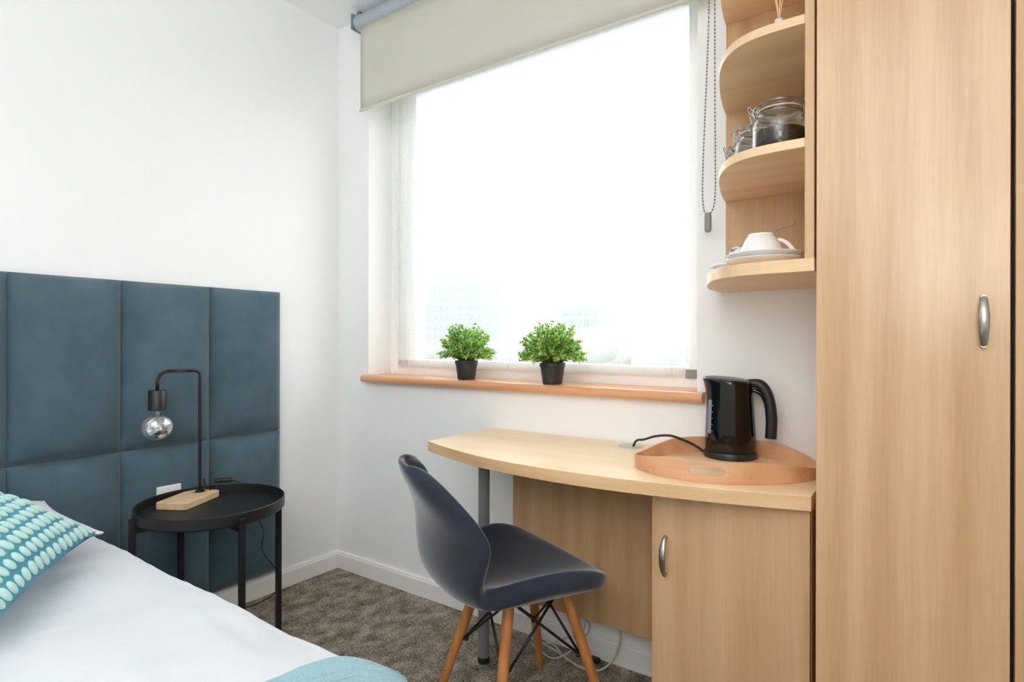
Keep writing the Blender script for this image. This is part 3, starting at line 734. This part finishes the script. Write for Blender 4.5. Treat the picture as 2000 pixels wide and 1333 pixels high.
for i, p in enumerate(tp):
    t = (tp[(i+1) % n]-tp[i-1]).normalized(); nn = Vector((t.y, -t.x, 0))  # outward for ccw
    if nn.dot(p-cen) < 0: nn = -nn
    q = p-nn*.006; h = rimh(p)
    rings[0].append(bm.verts.new((p.x-nn.x*.002, p.y-nn.y*.002, DZ+.0005))); rings[1].append(bm.verts.new((p.x+nn.x*.002, p.y+nn.y*.002, DZ+h)))
    rings[2].append(bm.verts.new((q.x+nn.x*.002, q.y+nn.y*.002, DZ+h))); rings[3].append(bm.verts.new((q.x-nn.x*.002, q.y-nn.y*.002, DZ+.0005)))
for i in range(n):
    j = (i+1) % n
    for k in range(4): bm.faces.new((rings[k][i], rings[k][j], rings[(k+1) % 4][j], rings[(k+1) % 4][i]))
rim = obj('rim', bm, M['traywood'], tr)
# hand hole cut through the front rim
def stadium(c, ax, half, r, depth):
    ax = Vector(ax).normalized(); nn = Vector((-ax.y, ax.x, 0)); up = Vector((0, 0, 1)); bm = bmesh.new(); pts = []
    for s, a0 in ((1, -90), (-1, 90)):
        for k in range(9):
            a = radians(a0+k*22.5); pts.append(Vector(c)+ax*(s*(half-r)+r*cos(a))+up*(r*sin(a)))
    A = [bm.verts.new(p-nn*depth) for p in pts]; C = [bm.verts.new(p+nn*depth) for p in pts]
    for i in range(len(pts)): bm.faces.new((A[i], A[(i+1) % len(pts)], C[(i+1) % len(pts)], C[i]))
    bm.faces.new(A[::-1]); bm.faces.new(C); bmesh.ops.recalc_face_normals(bm, faces=bm.faces)
    return bm
for c, ax in (((1.905, -.418, DZ+.030), (1, .20, 0)),):
    cb_ = stadium(c, ax, .042, .0115, .03)
    for v in cb_.verts: v.co -= tr.location
    cme = bpy.data.meshes.new('cutter'); cb_.to_mesh(cme); cb_.free()
    cut_o = bpy.data.objects.new('cutter', cme); COL.objects.link(cut_o); cut_o.location = tr.location
    md = rim.modifiers.new('hand_hole', 'BOOLEAN'); md.object = cut_o; md.operation = 'DIFFERENCE'; md.solver = 'EXACT'
    bpy.context.view_layer.update()
    dg = bpy.context.evaluated_depsgraph_get(); nm = bpy.data.meshes.new_from_object(rim.evaluated_get(dg))
    rim.modifiers.clear(); rim.data = nm; bpy.data.objects.remove(cut_o, do_unlink=True)
rim.data.name = 'rim'; smooth_by_angle(rim, 30)

# ------------------------------------------------------------------ kettle
KX, KY, KZ = 1.872, -.082, DZ+.006
kt = thing('electric_kettle', 'glossy black electric kettle standing on the wooden tray', 'kettle', (KX, KY, KZ))
ha = radians(9)   # handle direction in plan
H = Vector((cos(ha), sin(ha), 0))
bm = bmesh.new(); lathe(bm, [(0, 0), (.070, 0), (.0735, .003), (.0735, .014), (.0715, .019), (.066, .0205), (0, .0205)], (KX, KY, KZ), 48); o = obj('power_base', bm, M['blackmatt'], kt); smooth_by_angle(o, 40)
def kr(z, a):
    t = (z-.021)/.206
    r = .0715-.0085*t**1.2
    if t < .06: r -= .003*(1-t/.06)
    c = cos(a)    # +1 towards the handle
    spt = max(0, -c)**7*max(0, (t-.66)/.34)**1.6*.016     # spout bulge
    flat = .004*max(0, c)**4*t
    return r+spt-flat
bm = bmesh.new(); seg = 64; rr = []
zs_ = [.021, .024, .03, .05, .08, .11, .135, .158, .178, .194, .206, .215, .221]
for z in zs_:
    ring = []
    for i in range(seg):
        a = 2*pi*i/seg; tilt = -.006*cos(a)*((z-.021)/.208)**3
        r = kr(z, a); p = Vector((KX, KY, KZ+z+tilt)) + Vector((cos(a+ha), sin(a+ha), 0))*r; ring.append(bm.verts.new(p))
    rr.append(ring)
# shoulder to the lid
for fr, dz in ((.985, .0025), (.95, .004)):
    ring = []
    for i in range(seg):
        a = 2*pi*i/seg; r = kr(.221, a)*fr; ring.append(bm.verts.new(Vector((KX, KY, KZ+.221+dz-.006*cos(a))) + Vector((cos(a+ha), sin(a+ha), 0))*r))
    rr.append(ring)
for a, b in zip(rr, rr[1:]):
    for i in range(seg): bm.faces.new((a[i], a[(i+1) % seg], b[(i+1) % seg], b[i]))
bm.faces.new(rr[0][::-1]); bm.faces.new(rr[-1])
body = obj('body', bm, M['blackgloss'], kt); smooth_by_angle(body, 40)
bm = bmesh.new(); rr = []
for fr, dz in ((.94, .004), (.93, .0065), (.80, .009), (.5, .0105), (.15, .011)):
    ring = []
    for i in range(seg):
        a = 2*pi*i/seg; r = kr(.221, a)*fr; ring.append(bm.verts.new(Vector((KX, KY, KZ+.221+dz-.006*cos(a)*fr)) + Vector((cos(a+ha), sin(a+ha), 0))*r))
    rr.append(ring)
for a, b in zip(rr, rr[1:]):
    for i in range(seg): bm.faces.new((a[i], a[(i+1) % seg], b[(i+1) % seg], b[i]))
bm.faces.new(rr[0][::-1]); bm.faces.new(rr[-1]); o = obj('lid', bm, M['lid'], kt, label='dark grey lid'); smooth_by_angle(o, 40)
kp = lambda h, z: (KX+H.x*h, KY+H.y*h, KZ+z)
bm = bmesh.new(); tube(bm, spline([kp(.035, .213), kp(.062, .216), kp(.082, .211), (kp(.097, .190)), kp(.106, .156), kp(.110, .112), kp(.108, .062)], 6), [.011+.0045*min(1, i/12) for i in range(37)], 16)
o = obj('handle', bm, M['blackmatt'], kt, label='matt black curved handle'); smooth_by_angle(o, 50)
bm = bmesh.new(); tube(bm, spline([kp(.054, .196), kp(.070, .194), kp(.086, .182), kp(.096, .160)], 5), .006, 10); obj('handle_rib', bm, M['blackgloss'], kt, smooth=True)
# water gauge strip on the side facing left
ga = math.atan2(-.763, -.647)
bm = bmesh.new()
def gfn(u, v, w=.0085, off=.0006, z0=.072, z1=.168):
    z = z0+(z1-z0)*v; a = ga+(u-.5)*2*w/.07; r = kr(z, a-ha)+off
    return Vector((KX+r*cos(a), KY+r*sin(a), KZ+z))
grid(bm, 6, 12, gfn); wg = obj('water_gauge', bm, plain('smoky_gauge_plastic', hexc(120, 134, 150), 0.15, var=0.05), kt, smooth=True, label='pale blue grey water gauge window')
bm = bmesh.new()
for k in range(5):
    z = .080+k*.018
    for u in (0, 1):
        pass
    a = ga+.17; r = kr(z, a-ha)+.0004
    d = Vector((cos(a), sin(a), 0)); t = Vector((-sin(a), cos(a), 0)); c = Vector((KX, KY, KZ+z))+d*r
    box(bm, -.0004, .0004, -.0016, .0016, -.0006, .0006, M4=Matrix.Translation(c) @ Matrix((d, t, Vector((0, 0, 1)))).transposed().to_4x4())
obj('gauge_marks', bm, M['whitep'], kt)
bm = bmesh.new(); tube(bm, spline([(KX-.070, KY-.018, KZ+.010), (KX-.10, KY-.028, KZ+.030), (KX-.14, KY-.045, KZ+.048), (KX-.165, KY-.06, KZ+.0545), (KX-.20, KY-.07, KZ+.050), (1.625, -.125, DZ+.038), (1.590, -.095, DZ+.028), (1.572, -.078, DZ+.012), (1.566, -.070, DZ+.001)], 6), .0036, 10)
obj('power_cord', bm, M['blackcord'], kt, smooth=True)

# ------------------------------------------------------------------ chair
CHX, CHY, CTH = 1.368, -.425, 1.133
F2 = Vector((cos(CTH), sin(CTH), 0)); L2 = Vector((-sin(CTH), cos(CTH), 0))
def cw(u, v, z): return Vector((CHX, CHY, 0))+F2*u+L2*v+Vector((0, 0, z))
chr_ = thing('shell_chair', 'charcoal grey upholstered butterfly shell chair on four wooden legs at the desk', 'chair', (CHX, CHY, 0))
# stations: (centre u, centre z, edge u, edge half width, edge z)
ST = [(.185, .436, .170, .170, .444), (.180, .448, .156, .224, .456), (.140, .445, .100, .238, .492), (.07, .438, .03, .236, .510), (0, .432, -.025, .216, .508), (-.08, .430, -.09, .190, .494),
      (-.155, .438, -.147, .170, .476), (-.215, .458, -.182, .160, .466), (-.243, .495, -.198, .162, .476), (-.258, .545, -.204, .184, .515), (-.274, .60, -.200, .210, .567), (-.298, .655, -.196, .228, .620), (-.321, .705, -.214, .218, .672),
      (-.343, .745, -.250, .178, .712), (-.352, .774, -.290, .115, .742), (-.354, .784, -.325, .062, .764)]
nv = 14
bm = bmesh.new(); g = []
SP = [Vector((s[0], s[1], 0)) for s in ST]
for (cu_, cz_, eu, hw_, ez) in ST:
    row = []; tw = max(0, min(1, (cz_-.56)/.15))   # the back leans and twists very slightly
    for j in range(nv+1):
        t = -1+2*j/nv; k = abs(t)**2.2
        v = hw_*sin(t*pi/2)*.35+hw_*t*.65
        row.append(bm.verts.new(cw(cu_+(eu-cu_)*k+.10*v*tw, v, cz_+(ez-cz_)*k+.10*v*tw)))
    g.append(row)
for i in range(len(g)-1):
    for j in range(nv): bm.faces.new((g[i][j], g[i+1][j], g[i+1][j+1], g[i][j+1]))
shell = obj('shell', bm, M['shell'], chr_, smooth=True, label='charcoal felt seat and back in one piece')
bpy.context.view_layer.update()
nz_ = sum((p.normal.z for p in shell.data.polygons[:40]))
vg = shell.vertex_groups.new(name='padding'); sn = len(ST)
for i in range(sn):
    wgt = (.62 + .38*min(1, i/3)) if i < 8 else max(0, 1-(i-7)/4)
    for j in range(nv+1): vg.add([i*(nv+1)+j], wgt, 'REPLACE')
sd = shell.modifiers.new('thickness', 'SOLIDIFY'); sd.thickness = .056; sd.thickness_vertex_group = .28; sd.vertex_group = 'padding'; sd.offset = -1 if nz_ > 0 else 1; sd.use_even_offset = False
ss = shell.modifiers.new('subdivision', 'SUBSURF'); ss.levels = 2; ss.render_levels = 2
def legpt(su, sv, z, r=0):
    k = .087+(.40-z)*.25 + r
    return cw(su*k, sv*k, z)
for su, sv in ((-1, 1), (-1, -1), (1, 1), (1, -1)):
    bm = bmesh.new(); ztop = .43 if su > 0 else .415
    pts = [legpt(su, sv, ztop*(1-t)+.0*t) for t in (0, .2, .5, .8, 1)]; pts[-1].z = 0
    tube(bm, pts, [.0150, .0158, .0150, .0128, .0112], 20)
    o = obj('leg', bm, M['legwood'], chr_, label='tapered warm beech leg'); smooth_by_angle(o, 50)
cs = [(-1, 1), (1, 1), (1, -1), (-1, -1)]
for i in range(4):
    a, b = cs[i], cs[(i+1) % 4]
    for p, q in ((a, b), (b, a)):
        bm = bmesh.new(); A = legpt(*p, .385, -.010); Bq = legpt(*q, .205, -.012)
        tube(bm, [A, Bq], .0038, 8); obj('strut', bm, M['black'], chr_, smooth=True)
for c in cs:
    bm = bmesh.new(); p = legpt(*c, .205, -.013); d = (p-cw(0, 0, .205)).normalized()
    rot = Vector((0, 0, 1)).rotation_difference(d).to_matrix().to_4x4()
    lathe(bm, [(0, -.010), (.008, -.010), (.008, .004), (0, .004)], seg=10, M4=Matrix.Translation(p) @ rot)
    obj('bolt', bm, M['black'], chr_)
bm = bmesh.new()
for s in (1, -1):
    tube(bm, [legpt(-1, -s, .392, -.008), legpt(1, s, .392, -.008)], .006, 8)
for s in (1, -1):
    tube(bm, [legpt(s, -1, .390, -.008), legpt(s, 1, .390, -.008)], .005, 8); tube(bm, [legpt(-1, s, .390, -.008), legpt(1, s, .390, -.008)], .005, 8)
obj('mounting_frame', bm, M['black'], chr_)

# ------------------------------------------------------------------ plants
def plant(loc, seed, label, R=.112, Hh=.150):
    rnd = random.Random(seed)
    t = thing('potted_plant', label, 'plant', loc)
    x, y, z = loc
    bm = bmesh.new(); lathe(bm, [(0, 0), (.033, 0), (.036, .004), (.0445, .062), (.047, .063), (.0475, .078), (.0445, .078), (.043, .066), (0, .064)], loc, 32)
    o = obj('pot', bm, M['pot'], t, label='dark grey plastic pot'); smooth_by_angle(o, 40)
    bs = bmesh.new(); bl_ = bmesh.new()
    for s in range(210):
        az = rnd.uniform(0, 2*pi); el = math.asin(rnd.uniform(-.12, 1)); ln = rnd.uniform(.72, 1.06)
        d = Vector((cos(az)*cos(el), sin(az)*cos(el), 0)); top = Vector((x, y, z+.100)) + Vector((d.x*R*ln, max(-R, min(d.y*R*ln, .086-y)), sin(el)*Hh*.80*ln))
        p0 = Vector((x+d.x*.012, y+d.y*.012, z+.064)); mid = p0.lerp(top, .5)+Vector((0, 0, .018))
        pts = spline([p0, mid, top], 4)
        tube(bs, pts, [.0012]*len(pts), 4)
        for q in range(3, len(pts)):
            for rep in range(3):
                base = pts[q]+Vector([rnd.uniform(-.005, .005) for _ in range(3)])
                for sgn in (0, 1, 2):
                    dirv = Vector([rnd.gauss(0, 1) for _ in range(3)]).normalized()*.8+(pts[q]-Vector((x, y, z+.08))).normalized()*.7+Vector((0, 0, .25)); dirv.normalize()
                    side = dirv.cross(Vector([rnd.gauss(0, 1) for _ in range(3)])).normalized(); nrm = side.cross(dirv)
                    l = rnd.uniform(.008, .0125); w_ = l*.30
                    vs = [base, base+dirv*l*.45+side*w_+nrm*.0006, base+dirv*l, base+dirv*l*.45-side*w_+nrm*.0006]
                    f = bl_.faces.new([bl_.verts.new(c) for c in vs]); f.material_index = rnd.choices((0, 1, 2, 3), (4, 5, 2, 3))[0]
    obj('stems', bs, M['stem'], t, kind='stuff')
    obj('foliage', bl_, [M['leaf%d' % i] for i in range(4)], t, kind='stuff', normals=False, label='dense dome of tiny green and cream leaves')
    return t
plant((.800, .010, .9412), 3, 'small round green artificial plant in a dark pot at the left on the window sill')
plant((1.215, .004, .9412), 9, 'small bushy green artificial plant in a dark pot on the sill above the desk', R=.118, Hh=.156)

# ------------------------------------------------------------------ jars
JZ = 1.5432
def jar(loc, rz, label, fill):
    t = thing('storage_jar', label, 'jar', (0, 0, 0), 'clip top glass jars on the middle shelf')
    bm = bmesh.new(); lathe(bm, [(0, .001), (.050, .001), (.058, .006), (.060, .014), (.060, .066), (.056, .080), (.047, .088), (.047, .094), (.050, .096), (.050, .099), (.044, .099), (.0435, .088), (.053, .078), (.057, .066), (.057, .014), (.05, .006), (0, .006)], seg=40)
    o = obj('glass_body', bm, M['jarglass'], t); smooth_by_angle(o, 50)
    bm = bmesh.new(); lathe(bm, [(0, .0068), (.052, .0068), (.0560, .014), (.0562, fill), (.05, fill+.002), (0, fill+.006)], seg=32); obj('coffee', bm, M['coffee'], t, smooth=True, label='dark ground coffee')
    bm = bmesh.new(); tube(bm, [(.0478*cos(a), .0478*sin(a), .1008) for a in [2*pi*k/36 for k in range(36)]], .0018, 6, closed=True); obj('rubber_seal', bm, plain('pale_rubber_seal', hexc(214, 208, 196), .6), t, smooth=True)
    bm = bmesh.new(); lathe(bm, [(0, .1028), (.050, .1028), (.0515, .105), (.051, .110), (.046, .115), (.040, .1175), (.040, .121), (.034, .121), (.032, .118), (0, .117)], seg=40); o = obj('glass_lid', bm, M['jarglass'], t); smooth_by_angle(o, 50)
    bm = bmesh.new()
    tube(bm, [(.0525*cos(a), .0525*sin(a), .112) for a in [2*pi*k/36 for k in range(36)]], .0013, 6, closed=True)
    tube(bm, [(.0500*cos(a), .0500*sin(a), .091) for a in [2*pi*k/36 for k in range(36)]], .0013, 6, closed=True)
    for s in (-1, 1):
        tube(bm, spline([(-.051, .012*s, .112), (-.060, .013*s, .106), (-.064, .012*s, .094), (-.060, .012*s, .082), (-.068, .012*s, .070), (-.066, .006*s, .060), (-.066, 0, .058)], 4), .0014, 6)
        tube(bm, spline([(-.050, .010*s, .091), (-.058, .010*s, .096), (-.066, .010*s, .104), (-.069, .006*s, .112), (-.069, 0, .113)], 4), .0014, 6)
    tube(bm, spline([(.050, .010, .091), (.058, .009, .096), (.060, .0, .104), (.058, -.009, .110), (.051, -.010, .112)], 4), .0016, 6)
    obj('wire_clasp', bm, M['chrome'], t, smooth=True, label='bent steel wire clasp')
    t.location = loc; t.rotation_euler = (0, 0, rz)
    return t
j1 = jar((2.053, -.345, JZ), radians(28), 'clip top glass jar of ground coffee at the front of the middle shelf', .050)
dup(j1, (1.978, -.212, JZ), radians(20), 'clip top glass jar half hidden behind the front jar on the middle shelf')
dup(j1, (1.925, -.088, JZ), radians(24), 'clip top glass jar farthest back on the middle shelf, nearest the window')

# ------------------------------------------------------------------ cups, saucers, spoons on the bottom shelf
SZ = 1.2787
def saucer(loc, label):
    bm = bmesh.new(); lathe(bm, [(0, .002), (.040, .002), (.042, 0), (.046, 0), (.048, .003), (.070, .009), (.088, .0175), (.090, .0195), (.0885, .0208), (.068, .0120), (.048, .0068), (.030, .0062), (0, .0062)], loc, 56)
    o = obj('saucer', bm, M['white'], None, base=loc, label=label, cat='saucer', group='white saucers on the bottom shelf'); smooth_by_angle(o, 50); return o
def cup(loc, hang, label):
    t = thing('cup', label, 'cup', loc, 'white cups on the bottom shelf')
    x, y, z = loc
    bm = bmesh.new(); lathe(bm, [(.0515, 0), (.0530, .001), (.0515, .010), (.0455, .028), (.0375, .046), (.0325, .0535), (.0300, .055), (.0298, .060), (.0270, .060), (.0265, .0560), (0, .0560), (0, .052), (.030, .050), (.036, .042), (.0435, .027), (.0495, .010)], loc, 48)
    bm.faces.ensure_lookup_table()
    o = obj('bowl', bm, M['white'], t); smooth_by_angle(o, 50)
    d = Vector((cos(hang), sin(hang), 0)); c = Vector(loc)
    bm = bmesh.new(); tube(bm, spline([c+d*.036+Vector((0, 0, .045)), c+d*.050+Vector((0, 0, .041)), c+d*.063+Vector((0, 0, .030)), c+d*.073+Vector((0, 0, .014)), c+d*.071+Vector((0, 0, .005)), c+d*.0515+Vector((0, 0, .006))], 5), .0052, 10)
    obj('handle', bm, M['white'], t, smooth=True)
    return t
def spoon(p0, p1, label, up=(0, 0, 1)):
    """bowl centred at p0, handle tip at p1"""
    p0, p1 = Vector(p0), Vector(p1); d = (p1-p0).normalized(); ln = (p1-p0).length
    s = d.cross(Vector(up)).normalized(); n = s.cross(d)
    bm = bmesh.new(); ring = []
    prof = [(-.020, 0.0005), (-.017, .0075), (-.010, .0115), (0, .0120), (.010, .0090), (.018, .0040), (.030, .0022), (ln*.5, .0020), (ln*.8, .0036), (ln*.95, .0042), (ln, .0015)]
    for h in (0, 1):
        rw = []
        for x, w_ in prof:
            dep = -.004*max(0, 1-(x/.020)**2) if abs(x) < .02 else 0
            rw.append([bm.verts.new(p0+d*x+s*w_*k+n*(dep*(1-k*k)+.0006*(1 if h else -1))) for k in (-1, -.5, 0, .5, 1)])
        ring.append(rw)
    for h in (0, 1):
        for i in range(len(prof)-1):
            for k in range(4): bm.faces.new((ring[h][i][k], ring[h][i+1][k], ring[h][i+1][k+1], ring[h][i][k+1]))
    for i in range(len(prof)-1):
        for k in (0, 4): bm.faces.new((ring[0][i][k], ring[0][i+1][k], ring[1][i+1][k], ring[1][i][k]))
    for i in (0, len(prof)-1):
        for k in range(4): bm.faces.new((ring[0][i][k], ring[0][i][k+1], ring[1][i][k+1], ring[1][i][k]))
    o = obj('teaspoon', bm, M['chrome'], None, base=p0, label=label, cat='spoon', smooth=True); return o
c1, c2 = (2.014, -.318), (1.918, -.126)
saucer((*c1, SZ), 'white saucer at the front of the bottom shelf, lower of the stacked pair')
saucer((*c1, SZ+.0125), 'white saucer at the front of the bottom shelf, upper of the stacked pair')
saucer((*c2, SZ), 'white saucer at the back of the bottom shelf nearest the window, lower of its pair')
saucer((*c2, SZ+.0125), 'white saucer at the back of the bottom shelf nearest the window, upper of its pair')
cz0 = SZ+.0125+.0068
cup((c1[0]-.008, c1[1]+.002, cz0+.004), radians(15), 'white cup upside down on the front saucers with a spoon resting on it')
cup((c2[0], c2[1], cz0+.004), radians(20), 'white cup upside down on the rear saucers, mostly hidden behind the front cup')
spoon((1.968, -.300, cz0+.047), (2.082, -.300, cz0+.0875), 'steel teaspoon with its handle sticking up to the right above the front cup')
spoon((1.897, -.150, cz0+.058), (1.992, -.09, cz0+.084), 'steel teaspoon leaning on the rear cup at the left end of the shelf')

# ------------------------------------------------------------------ reed diffuser
dz = 1.7915+.0207
df = thing('reed_diffuser', 'small glass reed diffuser with thin pale reeds on the upper shelf', 'diffuser', (2.056, -.37, dz))
bm = bmesh.new(); lathe(bm, [(0, 0), (.026, 0), (.028, .003), (.028, .026), (.020, .038), (.011, .043), (.011, .056), (.013, .058), (.009, .058), (.009, .044), (.018, .036), (.025, .026), (.025, .004), (0, .004)], (2.056, -.37, dz), 32)
for v in bm.verts: v.co.z = dz+(v.co.z-dz)*.62; v.co.x = 2.056+(v.co.x-2.056)*.8; v.co.y = -.37+(v.co.y+.37)*.8
o = obj('bottle', bm, plain('pale_frosted_bottle', hexc(226, 214, 208), .25), df); smooth_by_angle(o, 50)
for k, (ax_, ay_) in enumerate(((-.028, .01), (-.016, -.012), (.004, .014), (.012, -.008), (.026, .012))):
    bm = bmesh.new(); tube(bm, [(2.056-ax_*.16, -.37-ay_*.16, dz+.006), (2.056+ax_, -.37+ay_, dz+.21)], .0015, 6); obj('reed', bm, M['reed'], df)

# ------------------------------------------------------------------ loose cables on the floor
def cable(pts, r, label, mt=None, name='cable'):
    bm = bmesh.new(); tube(bm, spline(pts, 8), r, 8); return obj(name, bm, mt or M['cable'], None, base=pts[0], smooth=True, label=label, cat='cable')
cable([(1.515, -.10, .30), (1.515, -.06, .15), (1.512, -.05, .10), (1.49, -.06, .04), (1.455, -.085, .006), (1.40, -.105, .004), (1.33, -.085, .004), (1.26, -.06, .004), (1.19, -.045, .004), (1.155, -.04, .006), (1.17, -.03, .012), (1.25, -.045, .012), (1.30, -.075, .010)], .0035, 'thick white cable looping along the skirting and up behind the desk panel')
cable([(1.30, -.10, .30), (1.375, -.05, .16), (1.378, -.045, .12), (1.36, -.042, .085), (1.30, -.045, .05), (1.24, -.06, .02), (1.18, -.055, .013), (1.16, -.035, .02), (1.20, -.03, .05), (1.25, -.04, .05)], .0026, 'thin white cable hanging in the loop nearest the chair legs under the desk')
cable([(1.36, -.095, .30), (1.388, -.06, .16), (1.392, -.04, .12), (1.385, -.045, .09), (1.34, -.07, .03), (1.29, -.11, .004), (1.22, -.09, .0035), (1.18, -.075, .0035)], .0026, 'thin white cable dropping from behind the desk panel to the carpet')
pg = thing('cable_plug', 'small black and white plug lying by the skirting under the desk', 'plug', (1.42, -.045, 0))
bm = bmesh.new(); box(bm, 1.400, 1.432, -.055, -.033, .001, .018); obj('plug_body', bm, M['blackmatt'], pg, bevel=.004)
bm = bmesh.new(); box(bm, 1.384, 1.400, -.051, -.037, .003, .015); obj('plug_sleeve', bm, M['whitep'], pg, bevel=.002)

# ------------------------------------------------------------------ added panel above the overhead fill light (unseen, behind the camera)
cl = thing('added_fill_panel', 'added flat white square panel for the overhead fill, unseen behind the camera', 'added fill panel', (1.45, -2.2, 2.6))
bm = bmesh.new(); box(bm, .98, 1.92, -2.67, -1.73, 2.585, ZC-.001); obj('housing', bm, M['frame'], cl, bevel=.005)

# ------------------------------------------------------------------ outside, far below and beyond
GZ = -14.0
struct('ground', B(-420, 420, 3, 900, GZ-1, GZ), M['farground'])
def tower(x0, x1, y, zt, dep, label, nx, nz, zpad):
    t = thing('apartment_tower', label, 'building', ((x0+x1)/2, y, GZ))
    bm = bmesh.new(); box(bm, x0, x1, y, y+dep, GZ, zt); box(bm, x0+.25*(x1-x0), x0+.75*(x1-x0), y+2, y+dep-2, zt, zt+1.0); obj('walls', bm, M['concrete'], t)
    w = (x1-x0)/nx; h = (zt-zpad)/nz; wm = None
    for i in range(nx):
        for j in range(nz):
            X = x0+(i+.5)*w; Z = zpad+(j+.5)*h
            if wm is None:
                bm = bmesh.new(); box(bm, -w*.3, w*.3, -.15, .02, -h*.26, h*.26); wm = bpy.data.meshes.new('window'); bm.to_mesh(wm); bm.free(); wm.materials.append(M['farwin'])
            o = bpy.data.objects.new('window', wm); COL.objects.link(o); o.parent = t; o.location = Vector((X, y, Z))-t.location
tower(-114.1, -94.0, 120, 16.6, 9, 'wide pale apartment tower seen hazily through the curtain, taller of the two', 9, 8, -4)
tower(-69.3, -59.6, 120, 9.1, 7, 'narrow pale apartment block seen hazily through the curtain, shorter of the two', 5, 5, -3)
rt = random.Random(4)
tb_ = None
tl = thing('far_tree', 'pale hazy tree in the low tree line far beyond the window', 'tree', (0, 0, 0), 'tree line far beyond the window')
bm = bmesh.new()
for k in range(7):
    c = Vector((rt.uniform(-2.2, 2.2), rt.uniform(-1.5, 1.5), rt.uniform(8.5, 12.0)))
    bmesh.ops.create_icosphere(bm, subdivisions=2, radius=rt.uniform(2.2, 3.3), matrix=Matrix.Translation(c))
for v in bm.verts: v.co += Vector((noise.noise(v.co*.9), noise.noise(v.co*.9+Vector((9, 0, 0))), noise.noise(v.co*.9+Vector((0, 9, 0)))))*.7
obj('crown', bm, M['fartree'], tl, smooth=True)
bm = bmesh.new(); lathe(bm, [(.35, 0), (.25, 9)], seg=10); obj('trunk', bm, M['fartree'], tl)
k = 0
for yy in (78, 95):
    x = -0.98*yy
    while x < -0.22*yy:
        sc = rt.uniform(.98, 1.22); loc = (x, yy+rt.uniform(-1, 1), GZ)
        if k == 0: tl.location = loc; tl.scale = (sc,)*3
        else: dup(tl, loc, rt.uniform(0, 6), scale=sc)
        k += 1; x += rt.uniform(10.5, 13.0)
